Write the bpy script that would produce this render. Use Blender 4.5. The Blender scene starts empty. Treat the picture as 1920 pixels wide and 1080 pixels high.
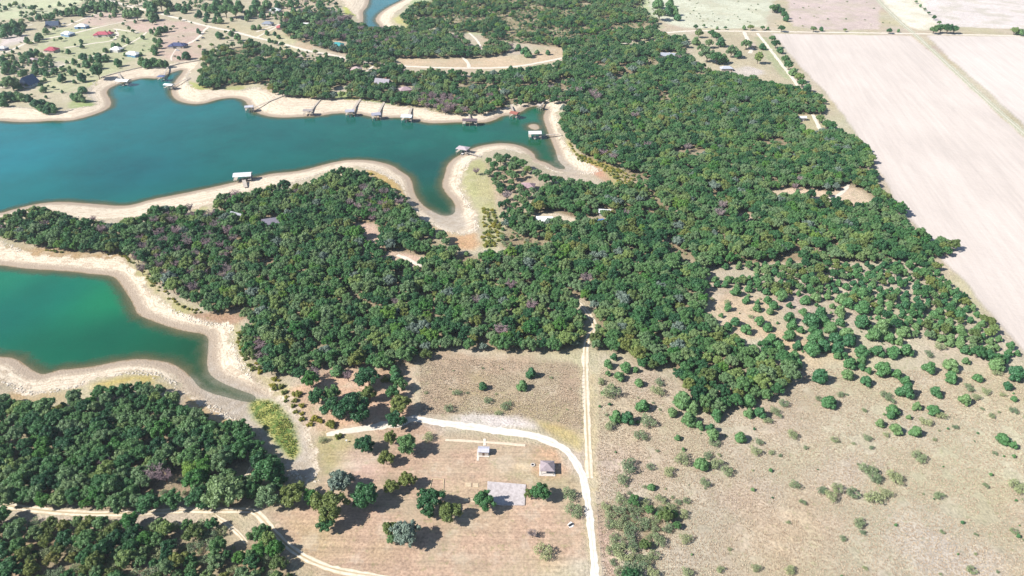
import bpy, math, random
import numpy as np
from mathutils import Vector
R = math.radians
random.seed(7); rng = np.random.default_rng(7)
S = bpy.context.scene
COL = S.collection

# ------------------------------------------------------------------ camera, sky, sun, exposure
CAMH, PITCH, FPX = 240.0, 33.0, 1350.0
cam_d = bpy.data.cameras.new('camera'); cam = bpy.data.objects.new('camera', cam_d); COL.objects.link(cam)
cam.location = (0, 0, CAMH); cam.rotation_euler = (R(90 - PITCH), 0, 0)
cam_d.sensor_width = 36; cam_d.lens = FPX / 1920 * 36; cam_d.clip_start = 1; cam_d.clip_end = 20000
S.camera = cam
SUN_EL, SUN_AZ = 40.0, math.degrees(math.atan2(-0.35, -0.94))      # direction towards the sun in the ground plane
w = bpy.data.worlds.new('World'); S.world = w; w.use_nodes = True
nt = w.node_tree; bg = nt.nodes['Background']; sk = nt.nodes.new('ShaderNodeTexSky')
sk.sky_type = 'NISHITA'; sk.sun_disc = False; sk.sun_elevation = R(SUN_EL); sk.sun_rotation = R(90 - SUN_AZ)
sk.altitude = 200; sk.air_density = 1.0; sk.dust_density = 0.6; sk.ozone_density = 1.6
nt.links.new(sk.outputs[0], bg.inputs[0]); bg.inputs[1].default_value = 0.075
sd = bpy.data.lights.new('sun', 'SUN'); sun = bpy.data.objects.new('sun', sd); COL.objects.link(sun)
sd.energy = 5.0; sd.angle = R(0.5); sd.color = (1.0, 0.965, 0.91)
sv = Vector((math.cos(R(SUN_AZ)) * math.cos(R(SUN_EL)), math.sin(R(SUN_AZ)) * math.cos(R(SUN_EL)), math.sin(R(SUN_EL))))
sun.rotation_euler = sv.to_track_quat('Z', 'Y').to_euler(); sun.location = (0, 0, 300)
S.view_settings.view_transform = 'Standard'; S.view_settings.look = 'None'
S.view_settings.exposure = 1.12; S.view_settings.gamma = 1.0
S.cycles.volume_bounces = 0; S.cycles.max_bounces = 5; S.cycles.transparent_max_bounces = 6

# ------------------------------------------------------------------ helpers: projection, noise, distances
cp, sp = math.cos(R(PITCH)), math.sin(R(PITCH))
def unproj(pts, z=0.0):
    p = np.asarray(pts, float).reshape(-1, 2)
    u = (p[:, 0] - 960) / FPX; v = -(p[:, 1] - 540) / FPX
    dy = cp + v * sp; dz = -sp + v * cp
    t = (np.asarray(z) - CAMH) / dz
    return np.stack([u * t, dy * t], 1)
def pxm(y): return cp * (y - (540 - FPX * math.tan(R(PITCH)))) / CAMH     # pixels per metre at photo row y
def _h(ix, iy, s):
    n = (ix.astype(np.int64) * 374761393 + iy.astype(np.int64) * 668265263 + s * 1274126177) & 0xffffffff
    n = ((n ^ (n >> 13)) * 1274126177) & 0xffffffff
    return ((n ^ (n >> 16)) & 0xffff) / 65535.0
def vnoise(x, y, s=0):
    x0 = np.floor(x); y0 = np.floor(y); fx = x - x0; fy = y - y0
    fx = fx * fx * (3 - 2 * fx); fy = fy * fy * (3 - 2 * fy)
    a = _h(x0, y0, s); b = _h(x0 + 1, y0, s); c = _h(x0, y0 + 1, s); d = _h(x0 + 1, y0 + 1, s)
    return (a * (1 - fx) + b * fx) * (1 - fy) + (c * (1 - fx) + d * fx) * fy
def fbm(x, y, sc, o=3, s=0):
    r = 0; a = .5; t = 0
    for k in range(o):
        r = r + a * vnoise(x / sc + 17.3 * k, y / sc - 9.1 * k, s + k); t += a; a *= .5; sc *= .5
    return r / t
def sstep(a, b, x):
    t = np.clip((x - a) / (b - a), 0, 1); return t * t * (3 - 2 * t)
def inside(P, poly):
    x, y = P[:, 0], P[:, 1]; r = np.zeros(len(P), bool); n = len(poly)
    for i in range(n):
        x1, y1 = poly[i]; x2, y2 = poly[(i + 1) % n]
        if y1 == y2: continue
        c = ((y1 > y) != (y2 > y))
        if c.any():
            xi = x1 + (y - y1) * (x2 - x1) / (y2 - y1); r ^= c & (x < xi)
    return r
def segdist(P, line, cap, closed=False):
    d = np.full(len(P), cap, float); n = len(line); x, y = P[:, 0], P[:, 1]
    for i in range(n if closed else n - 1):
        x1, y1 = line[i]; x2, y2 = line[(i + 1) % n]
        m = np.nonzero((x > min(x1, x2) - cap) & (x < max(x1, x2) + cap) & (y > min(y1, y2) - cap) & (y < max(y1, y2) + cap))[0]
        if not len(m): continue
        dx, dy = x2 - x1, y2 - y1; L = dx * dx + dy * dy + 1e-9
        t = np.clip(((x[m] - x1) * dx + (y[m] - y1) * dy) / L, 0, 1)
        q = np.hypot(x[m] - x1 - t * dx, y[m] - y1 - t * dy)
        d[m] = np.minimum(d[m], q)
    return d
def sdf(P, poly, cap):          # negative inside
    lo = poly.min(0) - cap; hi = poly.max(0) + cap
    m = np.nonzero((P[:, 0] > lo[0]) & (P[:, 0] < hi[0]) & (P[:, 1] > lo[1]) & (P[:, 1] < hi[1]))[0]
    d = np.full(len(P), float(cap))
    if len(m):
        q = segdist(P[m], poly, cap, True); ins = inside(P[m], poly); d[m] = np.where(ins, -q, q)
    return d
def smooth_line(pts, n=2):      # Chaikin
    p = np.asarray(pts, float)
    for _ in range(n):
        q = [p[0]]
        for i in range(len(p) - 1): q += [p[i] * .75 + p[i + 1] * .25, p[i] * .25 + p[i + 1] * .75]
        q.append(p[-1]); p = np.array(q)
    return p
def smooth_poly(p, n=1):
    p = np.asarray(p, float)
    for _ in range(n):
        q = np.roll(p, -1, 0); p = np.stack([p * .75 + q * .25, p * .25 + q * .75], 1).reshape(-1, 2)
    return p

# ------------------------------------------------------------------ survey of the place (photo pixels, laid on the ground below)
W_LAKE = [(-900,205),(-300,222),(0,226),(30,229),(60,229),(100,226),(130,227),(165,219),(195,208),(208,200),(209,188),(200,175),(203,167),(215,160),(235,154),(250,150),(270,146),(297,148),(312,140),(328,134),(345,130),(340,138),(332,147),(322,162),(320,170),(323,182),(337,191),(362,196),(385,194),(410,186),(435,183),(458,187),(466,200),(480,212),(505,219),(530,221),(567,219),(597,218),(630,212),(670,213),(695,219),(720,222),(750,220),(775,224),(800,231),(830,231),(865,229),(905,231),(927,226),(942,217),(958,216),(975,212),(992,200),(1010,199),(1024,204),(1017,220),(1024,240),(1035,268),(1042,285),(1047,303),(1064,317),(1045,317),(1027,305),(1005,299),(1002,287),(985,276),(960,269),(930,268),(892,275),(870,286),(850,297),(837,310),(834,327),(827,347),(837,365),(850,377),(855,395),(847,404),(830,405),(812,397),(790,382),(777,362),(774,342),(767,330),(750,320),(740,312),(720,305),(692,300),(660,299),(635,302),(605,309),(580,316),(550,322),(510,325),(480,332),(425,345),(375,356),(325,366),(282,374),(250,384),(225,386),(200,384),(160,381),(120,378),(82,380),(50,386),(20,394),(0,400),(-200,425),(-900,480)]
W_CHAN = [(660,-60),(688,-20),(693,-5),(690,12),(680,22),(682,33),(680,50),(690,58),(705,58),(714,50),(702,38),(710,25),(730,12),(755,0),(790,-20),(830,-60)]
W_COVE = [(-900,470),(0,497),(25,501),(62,505),(100,507),(140,510),(170,514),(200,516),(215,520),(225,532),(235,547),(245,562),(252,577),(257,590),(280,600),(307,610),(342,621),(382,626),(391,635),(390,652),(387,690),(397,707),(420,720),(450,732),(480,742),(478,752),(465,755),(425,745),(390,735),(372,725),(355,702),(327,682),(300,676),(260,672),(220,677),(180,686),(140,691),(110,693),(85,702),(72,700),(55,690),(32,672),(0,668),(-300,660),(-900,650)]
ISLE = [(988,236),(995,232),(1006,232),(1013,237),(1010,243),(998,243)]
S_LAKE = [(-900,190),(-300,198),(0,203),(60,205),(75,212),(110,213),(135,206),(158,203),(178,198),(180,188),(165,180),(170,165),(185,150),(195,145),(265,128),(320,122),(380,112),(366,125),(352,135),(347,150),(358,165),(385,171),(425,170),(450,172),(480,165),(500,172),(530,180),(560,184),(600,186),(650,189),(700,194),(740,200),(780,204),(820,213),(860,216),(890,216),(915,213),(940,203),(960,196),(1000,190),(1020,188),(1056,183),(1060,192),(1045,205),(1043,225),(1048,245),(1058,268),(1073,290),(1098,308),(1125,322),(1110,327),(1090,326),(1065,322),(1040,321),(1005,304),(997,292),(975,284),(950,281),(925,282),(900,291),(880,303),(865,320),(860,340),(865,362),(880,385),(893,410),(896,432),(870,440),(840,437),(820,425),(800,415),(783,398),(772,385),(760,362),(748,345),(732,332),(700,318),(660,314),(620,318),(600,326),(560,342),(520,352),(480,360),(440,374),(400,386),(370,392),(340,398),(310,404),(270,412),(240,416),(200,416),(170,415),(140,412),(110,402),(80,397),(50,400),(20,410),(0,420),(-60,425),(-900,500)]
S_CHAN = [(620,-60),(640,5),(655,20),(670,30),(672,50),(690,64),(712,60),(742,52),(728,40),(740,25),(770,5),(800,-20),(860,-60)]
S_COVE = [(-900,430),(0,452),(20,464),(50,474),(100,482),(160,484),(200,480),(232,488),(258,515),(288,548),(318,577),(345,592),(372,602),(405,606),(432,612),(428,628),(430,645),(442,668),(458,690),(480,712),(505,730),(540,745),(558,775),(572,805),(585,840),(592,875),(590,902),(570,905),(545,882),(515,850),(490,825),(470,808),(445,795),(420,778),(390,760),(360,740),(330,718),(305,704),(270,698),(230,700),(200,706),(160,720),(110,735),(60,738),(30,728),(0,712),(-300,700),(-900,690)]
wl = unproj
WATERS = [smooth_poly(unproj(W_LAKE), 1), smooth_poly(unproj(W_CHAN), 1), smooth_poly(unproj(W_COVE), 1)]
ISLEP = smooth_poly(unproj(ISLE, 0.2), 1)
SHORES = [smooth_poly(unproj(q, 1.2), 1) for q in (S_LAKE, S_CHAN, S_COVE)]
CAP = 60.0
def wdist(P):
    d = np.full(len(P), CAP)
    for q in WATERS: d = np.minimum(d, sdf(P, q, CAP))
    i = sdf(P, ISLEP, CAP)
    return np.where(d < 0, np.maximum(d, -i), d)
def sdist(P):
    d = np.full(len(P), 40.0)
    for q in SHORES: d = np.minimum(d, sdf(P, q, 40.0))
    return d
def height_w(P, wd):
    wn = wd + (fbm(P[:, 0], P[:, 1], 14, 2, 3) - .5) * 3.0 * sstep(0, 6, np.abs(wd))
    land = 2.2 * sstep(0, 26, wn) + .02 * np.clip(wn, 0, 4)
    und = (fbm(P[:, 0], P[:, 1], 90, 2, 11) - .5) * 1.2 * sstep(12, 50, wd)
    bed = -3.0 * sstep(0, 22, -wn) - .03 * np.clip(-wn, 0, 4)
    return np.where(wn > 0, land + und, bed)
def height(P):
    P = np.asarray(P, float).reshape(-1, 2); return height_w(P, wdist(P))
def G(pts, up=0.0):             # photo pixels -> points on the terrain (or `up` metres above it)
    p = np.asarray(pts, float).reshape(-1, 2); z = np.full(len(p), 2.0)
    for _ in range(2): z = height(unproj(p, z + up))
    return unproj(p, z + up)
def G3(pts, up=0.0):
    q = G(pts, up); return np.column_stack([q, height(q)])

# ------------------------------------------------------------------ materials
K = 1.75
def lin(c):
    c = np.asarray(c, float) / 255.; return np.where(c <= .04045, c / 12.92, ((c + .055) / 1.055) ** 2.4)
def alb(r, g, b): return lin((r, g, b)) / K
class NT:
    def __init__(s, name, rough=.8, spec=.3):
        s.m = bpy.data.materials.new(name); s.m.use_nodes = True; s.t = s.m.node_tree
        s.b = s.t.nodes['Principled BSDF']; s.b.inputs['Roughness'].default_value = rough
        s.b.inputs['Specular IOR Level'].default_value = spec
    def n(s, kind, **kw):
        q = s.t.nodes.new('ShaderNode' + kind)
        for k, v in kw.items(): setattr(q, k, v)
        return q
    def l(s, a, b): s.t.links.new(a, b)
    def attr(s, name, kind='GEOMETRY'):
        q = s.n('Attribute'); q.attribute_name = name; q.attribute_type = kind; return q
    def noise(s, vec, scale, detail=3, rough=.55):
        q = s.n('TexNoise'); q.inputs['Scale'].default_value = scale; q.inputs['Detail'].default_value = detail
        q.inputs['Roughness'].default_value = rough; s.l(vec, q.inputs['Vector']); return q.outputs['Fac']
    def math(s, op, a, b=None, c=None, clamp=False):
        q = s.n('Math', operation=op); q.use_clamp = clamp
        for i, v in enumerate((a, b, c)):
            if v is None: continue
            if isinstance(v, (int, float)): q.inputs[i].default_value = v
            else: s.l(v, q.inputs[i])
        return q.outputs[0]
    def rng(s, v, a, b, c=0., d=1., smooth=True):
        q = s.n('MapRange'); q.interpolation_type = 'SMOOTHSTEP' if smooth else 'LINEAR'
        s.l(v, q.inputs[0])
        for i, k in enumerate((a, b, c, d)): q.inputs[i + 1].default_value = k
        return q.outputs[0]
    def mix(s, f, a, b, mode='MIX'):
        q = s.n('Mix', data_type='RGBA', blend_type=mode)
        for i, v in ((0, f), (6, a), (7, b)):
            if isinstance(v, (int, float)): q.inputs[i].default_value = v
            elif hasattr(v, 'is_linked') or hasattr(v, 'links'): s.l(v, q.inputs[i])
            else: q.inputs[i].default_value = (*[float(t) for t in v][:3], 1)
        return q.outputs[2]
    def scale(s, col, f):       # colour times factor
        q = s.n('VectorMath', operation='SCALE'); s.l(col, q.inputs[0])
        if isinstance(f, (int, float)): q.inputs[3].default_value = f
        else: s.l(f, q.inputs[3])
        return q.outputs[0]
    def base(s, v):
        if hasattr(v, 'links'): s.l(v, s.b.inputs['Base Color'])
        else: s.b.inputs['Base Color'].default_value = (*[float(t) for t in v][:3], 1)
    def bump(s, h, strength, dist):
        q = s.n('Bump'); q.inputs['Strength'].default_value = strength; q.inputs['Distance'].default_value = dist
        s.l(h, q.inputs['Height']); s.l(q.outputs[0], s.b.inputs['Normal'])

def plain(name, c, rough=.75, var=.12, scale=1.5, spec=.3):
    t = NT(name, rough, spec); tc = t.n('TexCoord').outputs['Object']
    n = t.noise(tc, scale, 4); f = t.rng(n, .3, .7, 1 - var, 1 + var, False)
    rgb = t.n('RGB'); rgb.outputs[0].default_value = (*[float(x) for x in c], 1)
    t.base(t.scale(rgb.outputs[0], f)); return t.m

# ------------------------------------------------------------------ object helpers
def tag(o, label=None, cat=None, group=None, kind=None):
    if label: o['label'] = label
    if cat: o['category'] = cat
    if group: o['group'] = group
    if kind: o['kind'] = kind
    return o
def mesh_np(name, V, F, mats, mi=None):
    me = bpy.data.meshes.new(name); V = np.asarray(V, np.float32); me.vertices.add(len(V)); me.vertices.foreach_set('co', V.ravel())
    if isinstance(F, list):
        ls = np.array([len(f) for f in F], np.int32); li = np.concatenate([np.asarray(f, np.int32) for f in F])
    else:
        ls = np.full(len(F), F.shape[1], np.int32); li = F.astype(np.int32).ravel()
    me.loops.add(len(li)); me.loops.foreach_set('vertex_index', li)
    me.polygons.add(len(ls)); me.polygons.foreach_set('loop_start', np.concatenate([[0], np.cumsum(ls)[:-1]]).astype(np.int32))
    if mi is not None: me.polygons.foreach_set('material_index', np.asarray(mi, np.int32))
    me.polygons.foreach_set('use_smooth', np.zeros(len(ls), bool)); me.update(calc_edges=True)
    for m in (mats if isinstance(mats, list) else [mats]): me.materials.append(m)
    me.validate(); return me
def link(name, me, parent=None, loc=None):
    o = bpy.data.objects.new(name, me); COL.objects.link(o)
    if parent: o.parent = parent
    if loc is not None: o.location = loc
    return o
def empty(name, loc, rz=0):
    o = bpy.data.objects.new(name, None); COL.objects.link(o); o.location = loc; o.rotation_euler = (0, 0, rz); o.empty_display_size = .5
    return o
class MB:
    def __init__(s): s.v = []; s.f = []; s.mi = []
    def add(s, V, F, mi=0):
        n = len(s.v); s.v += [tuple(map(float, p)) for p in V]; s.f += [[i + n for i in f] for f in F]; s.mi += [mi] * len(F)
    def box(s, x0, x1, y0, y1, z0, z1, mi=0):
        s.add([(x0,y0,z0),(x1,y0,z0),(x1,y1,z0),(x0,y1,z0),(x0,y0,z1),(x1,y0,z1),(x1,y1,z1),(x0,y1,z1)],
              [(0,3,2,1),(4,5,6,7),(0,1,5,4),(1,2,6,5),(2,3,7,6),(3,0,4,7)], mi)
    def tube(s, a, b, ra, rb, n=6, mi=0):
        a = Vector(a); b = Vector(b); d = (b - a).normalized(); u = d.orthogonal().normalized(); w_ = d.cross(u)
        V = []
        for p, r in ((a, ra), (b, rb)):
            for k in range(n):
                t = 2 * math.pi * k / n; V.append(p + u * (r * math.cos(t)) + w_ * (r * math.sin(t)))
        F = [(k, (k + 1) % n, n + (k + 1) % n, n + k) for k in range(n)] + [tuple(range(n))[::-1], tuple(range(n, 2 * n))]
        s.add(V, F, mi)
    def mesh(s, name, mats): return mesh_np(name, s.v, s.f, mats, s.mi)
    def build(s, name, mats, parent=None, loc=None): return link(name, s.mesh(name, mats), parent, loc)

# ------------------------------------------------------------------ ground cover
# (photo outline, colour as seen in sun, soft edge in metres, strength)
TAN = (199,185,160)
COVER = [
 ([(-900,-150),(560,-150),(560,60),(480,130),(380,120),(320,122),(265,128),(195,145),(170,170),(160,200),(0,203),(-900,195)], (198,186,158), 10, 1),
 ([(-900,-150),(220,-30),(130,22),(60,30),(0,40),(-900,60)], (205,208,170), 8, 1),
 ([(90,50),(230,55),(300,60),(290,90),(240,120),(200,140),(120,150),(60,140),(95,110),(60,80)], (180,188,142), 6, .7),
 ([(140,42),(200,20),(270,35),(225,42),(185,50)], (212,186,172), 3, .9),
 ([(225,42),(290,36),(350,40),(390,52),(380,70),(330,95),(290,90),(300,60),(260,60)], (208,180,166), 4, .9),
 ([(290,90),(380,75),(385,108),(330,118),(300,105)], (206,176,162), 4, .8),
 ([(400,40),(480,50),(540,60),(560,75),(480,70),(410,50)], (200,185,150), 4, .8),
 ([(0,65),(45,62),(55,76),(0,92)], (222,206,200), 2, .9),
 ([(85,125),(110,112),(130,120),(100,130)], (205,192,176), 3, .8),
 ([(560,-60),(640,-60),(650,10),(600,20),(560,30),(480,40),(480,-60)], (205,185,160), 6, .8),
 ([(640,12),(665,10),(675,30),(650,30)], (190,200,90), 3, .9),
 ([(730,40),(760,22),(800,48),(780,60)], (196,192,120), 3, .8),
 ([(545,85),(580,65),(590,95),(560,92)], (205,178,150), 2, .9),
 ([(800,-150),(1250,-150),(1240,55),(1200,70),(1060,85),(850,60),(740,45)], (188,198,150), 8, .9),
 ([(740,105),(860,105),(960,108),(1060,85),(1140,72),(1180,80),(1100,100),(1010,122),(940,130),(820,130),(750,125)], (212,188,158), 4, 1),
 ([(1240,-200),(1470,-200),(1480,52),(1290,54),(1235,40),(1210,0)], (214,214,190), 5, 1),
 ([(1465,-200),(1600,-200),(1700,54),(1490,56),(1478,30)], (214,194,186), 3, 1),
 ([(1640,-100),(1660,-100),(1720,-20),(1775,52),(1710,58),(1680,30),(1650,0)], (243,234,214), 3, 1),
 ([(1690,-100),(2600,-200),(2600,60),(1775,56),(1740,30)], (234,222,216), 3, 1),
 ([(1290,58),(1440,62),(1480,120),(1520,175),(1480,165),(1400,150),(1330,130),(1300,100)], (198,184,156), 6, .9),
 ([(1370,128),(1410,124),(1440,135),(1400,150),(1375,142)], (214,202,194), 3, .9),
 ([(1485,212),(1545,215),(1560,250),(1500,255)], (190,178,140), 3, .9),
 ([(1435,358),(1480,348),(1530,352),(1560,358),(1590,345),(1620,358),(1650,385),(1600,388),(1540,380),(1500,378),(1460,376)], (222,196,170), 3, 1),
 ([(1370,398),(1410,396),(1420,412),(1385,416)], (225,196,178), 2, .9),
 ([(985,398),(1040,400),(1085,410),(1080,422),(1010,420)], (232,214,190), 2, .9),
 ([(905,298),(922,330),(927,370),(948,420),(938,466),(905,468),(900,430),(888,390),(868,365),(862,340),(870,318),(888,302)], (182,178,130), 4, 1),
 ([(925,300),(975,300),(1000,320),(1000,345),(960,400),(945,420),(928,370),(918,330)], (205,180,155), 5, .8),
 ([(885,330),(918,335),(925,375),(905,392)], (196,186,140), 3, .8),
 ([(1062,250),(1080,285),(1115,300),(1160,315),(1192,320),(1190,360),(1160,352),(1130,330),(1085,306),(1058,280)], (182,170,96), 4, 1),
 ([(1096,308),(1128,312),(1146,335),(1140,345),(1112,328)], (208,158,130), 3, 1),
 ([(1168,318),(1200,318),(1200,350),(1170,345)], (190,158,130), 3, .8),
 ([(690,316),(735,330),(755,352),(768,380),(782,398),(765,400),(742,365),(715,342),(685,326)], (206,176,118), 4, 1),
 ([(800,415),(840,436),(870,440),(898,430),(900,468),(855,466),(830,450)], (206,168,130), 4, 1),
 ([(665,415),(700,416),(718,440),(712,470),(800,478),(805,500),(765,502),(715,480),(690,462),(672,440)], (218,186,166), 2, 1),
 ([(360,390),(395,388),(400,402),(372,405)], (186,184,120), 3, .9),
 ([(0,455),(100,468),(170,470),(235,480),(262,515),(235,500),(190,487),(90,490),(20,478)], (190,160,122), 4, 1),
 ([(235,478),(262,490),(290,530),(330,565),(360,585),(345,593),(315,578),(286,548),(256,512)], (186,176,120), 4, 1),
 ([(345,592),(400,588),(440,583),(458,592),(448,606),(425,612),(400,602),(370,600)], (184,150,124), 3, 1),
 ([(430,612),(452,612),(456,650),(480,690),(520,712),(545,722),(540,745),(500,725),(470,708),(445,670),(432,640)], (190,180,120), 4, .9),
 ([(20,735),(110,735),(160,722),(130,750),(60,765),(10,760)], (196,166,126), 4, 1),
 ([(160,722),(200,708),(260,698),(305,706),(345,735),(300,730),(250,722),(180,732)], (200,180,112), 4, 1),
 ([(330,720),(365,745),(400,765),(450,800),(480,830),(520,870),(490,850),(440,805),(390,790),(350,765)], (206,176,126), 4, 1),
 ([(540,722),(600,720),(760,690),(775,700),(790,780),(740,800),(640,812),(600,815),(560,770)], (216,178,148), 5, 1),
 ([(580,700),(690,680),(780,665),(800,690),(770,770),(700,790),(620,790),(570,760)], (208,172,146), 5, .9),
 ([(600,700),(720,690),(740,730),(640,740)], (226,186,158), 5, .5),
 ([(780,655),(900,662),(1000,668),(1090,680),(1095,835),(1040,810),(960,785),(860,778),(785,780),(772,720)], (183,160,136), 4, 1),
 ([(820,700),(1000,740),(1060,790),(960,780),(850,775)], (176,162,122), 12, .6),
 ([(850,780),(960,784),(1010,796),(1000,806),(900,800),(850,792)], (226,214,208), 3, 1),
 ([(1000,790),(1050,815),(1080,845),(1095,850),(1092,820),(1050,800)], (206,184,120), 3, .8),
 ([(765,790),(850,812),(1000,830),(1060,860),(1085,900),(1105,1100),(640,1100),(560,1050),(515,1000),(490,955),(560,945),(600,905),(600,840),(640,815)], (198,168,144), 4, 1),
 ([(600,820),(640,815),(660,830),(640,850),(625,880),(608,890),(602,850)], (190,176,126), 5, .9),
 ([(560,960),(640,990),(700,1030),(640,1060),(560,1020),(520,975)], (188,170,124), 10, .6),
 ([(940,880),(1080,885),(1080,915),(1000,915),(985,905)], (184,172,134), 6, .7),
 ([(830,900),(905,905),(905,945),(960,955),(900,1000),(820,960)], (190,170,140), 8, .5),
 ([(1000,1040),(1060,1020),(1090,1100),(990,1100)], (196,180,146), 6, .5),
 ([(655,850),(700,850),(700,880),(660,885)], (222,190,176), 6, .6),
 ([(960,865),(995,865),(995,880),(960,880)], (230,200,160), 2, .8),
 ([(1000,842),(1055,845),(1060,895),(1005,895)], (206,164,132), 3, .8),
 ([(1090,690),(1112,690),(1135,1100),(1108,1100),(1100,900)], (212,194,152), 2, .8),
 ([(1116,925),(1140,925),(1150,1010),(1165,1100),(1128,1100)], (206,172,156), 2, .8),
 ([(1480,860),(1620,860),(1640,900),(1500,905)], (206,188,178), 14, .6),
 ([(1600,960),(1900,1000),(2200,1100),(1640,1100)], (216,204,190), 20, .7),
 ([(1700,780),(2300,700),(2300,960),(1800,900)], (204,196,166), 20, .8),
 ([(1400,930),(1560,930),(1560,1090),(1400,1090)], (214,188,160), 20, .6),
 ([(1340,560),(1450,550),(1480,600),(1420,640),(1340,600)], (212,186,156), 6, .8),
 ([(1440,600),(1600,660),(1560,680),(1440,670)], (218,186,150), 8, .7),
 ([(-200,1066),(180,1072),(320,1080),(320,1120),(-200,1120)], (208,190,170), 4, .9),
 ([(400,962),(440,985),(460,1010),(430,1000),(400,975)], (196,166,140), 3, .9),
 ([(430,862),(470,860),(478,905),(455,915),(440,890)], (196,170,138), 3, .9),
]
COVER += [([(605,178),(655,170),(700,186),(740,196),(740,203),(690,196),(620,190)], (150,176,96), 2, .9), ([(350,150),(380,158),(440,168),(430,174),(370,170),(352,165)], (176,182,104), 3, .9), ([(480,160),(520,172),(600,182),(700,190),(690,194),(600,188),(520,182),(480,172)], (200,170,128), 2, .8),
 ([(740,197),(860,211),(940,203),(960,196),(955,203),(900,214),(850,215),(760,204)], (186,170,118), 2, .8), ([(160,150),(185,150),(182,162),(168,165)], (192,190,96), 2, .9), ([(130,190),(165,188),(176,197),(178,206),(150,211),(130,205)], (166,182,116), 2, 1), ([(400,160),(450,158),(470,165),(440,172),(400,170)], (172,176,96), 3, .8),
 ([(480,60),(560,68),(550,88),(500,74)], (196,190,150), 3, .8), ([(100,120),(210,125),(250,130),(190,145),(165,165),(120,175),(60,175)], (190,192,150), 5, .7), ([(1410,70),(1440,70),(1490,150),(1470,150)], (176,184,140), 3, .8), ([(1120,700),(1290,700),(1290,900),(1125,900)], (200,178,152), 14, .5)]
FIELDS = [([(1446,63),(1708,67),(1760,110),(1920,258),(2600,900),(2600,1400),(1925,662),(1870,600),(1805,525),(1752,478),(1800,470),(1735,445),(1690,395),(1640,305),(1600,242),(1550,175),(1500,125),(1462,78)], (222,209,199)),
          ([(1738,66),(2800,80),(2800,900),(1935,248),(1840,160),(1780,110)], (225,213,204))]
WOODFLOOR = []      # filled from the woods below
D = dict
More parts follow.
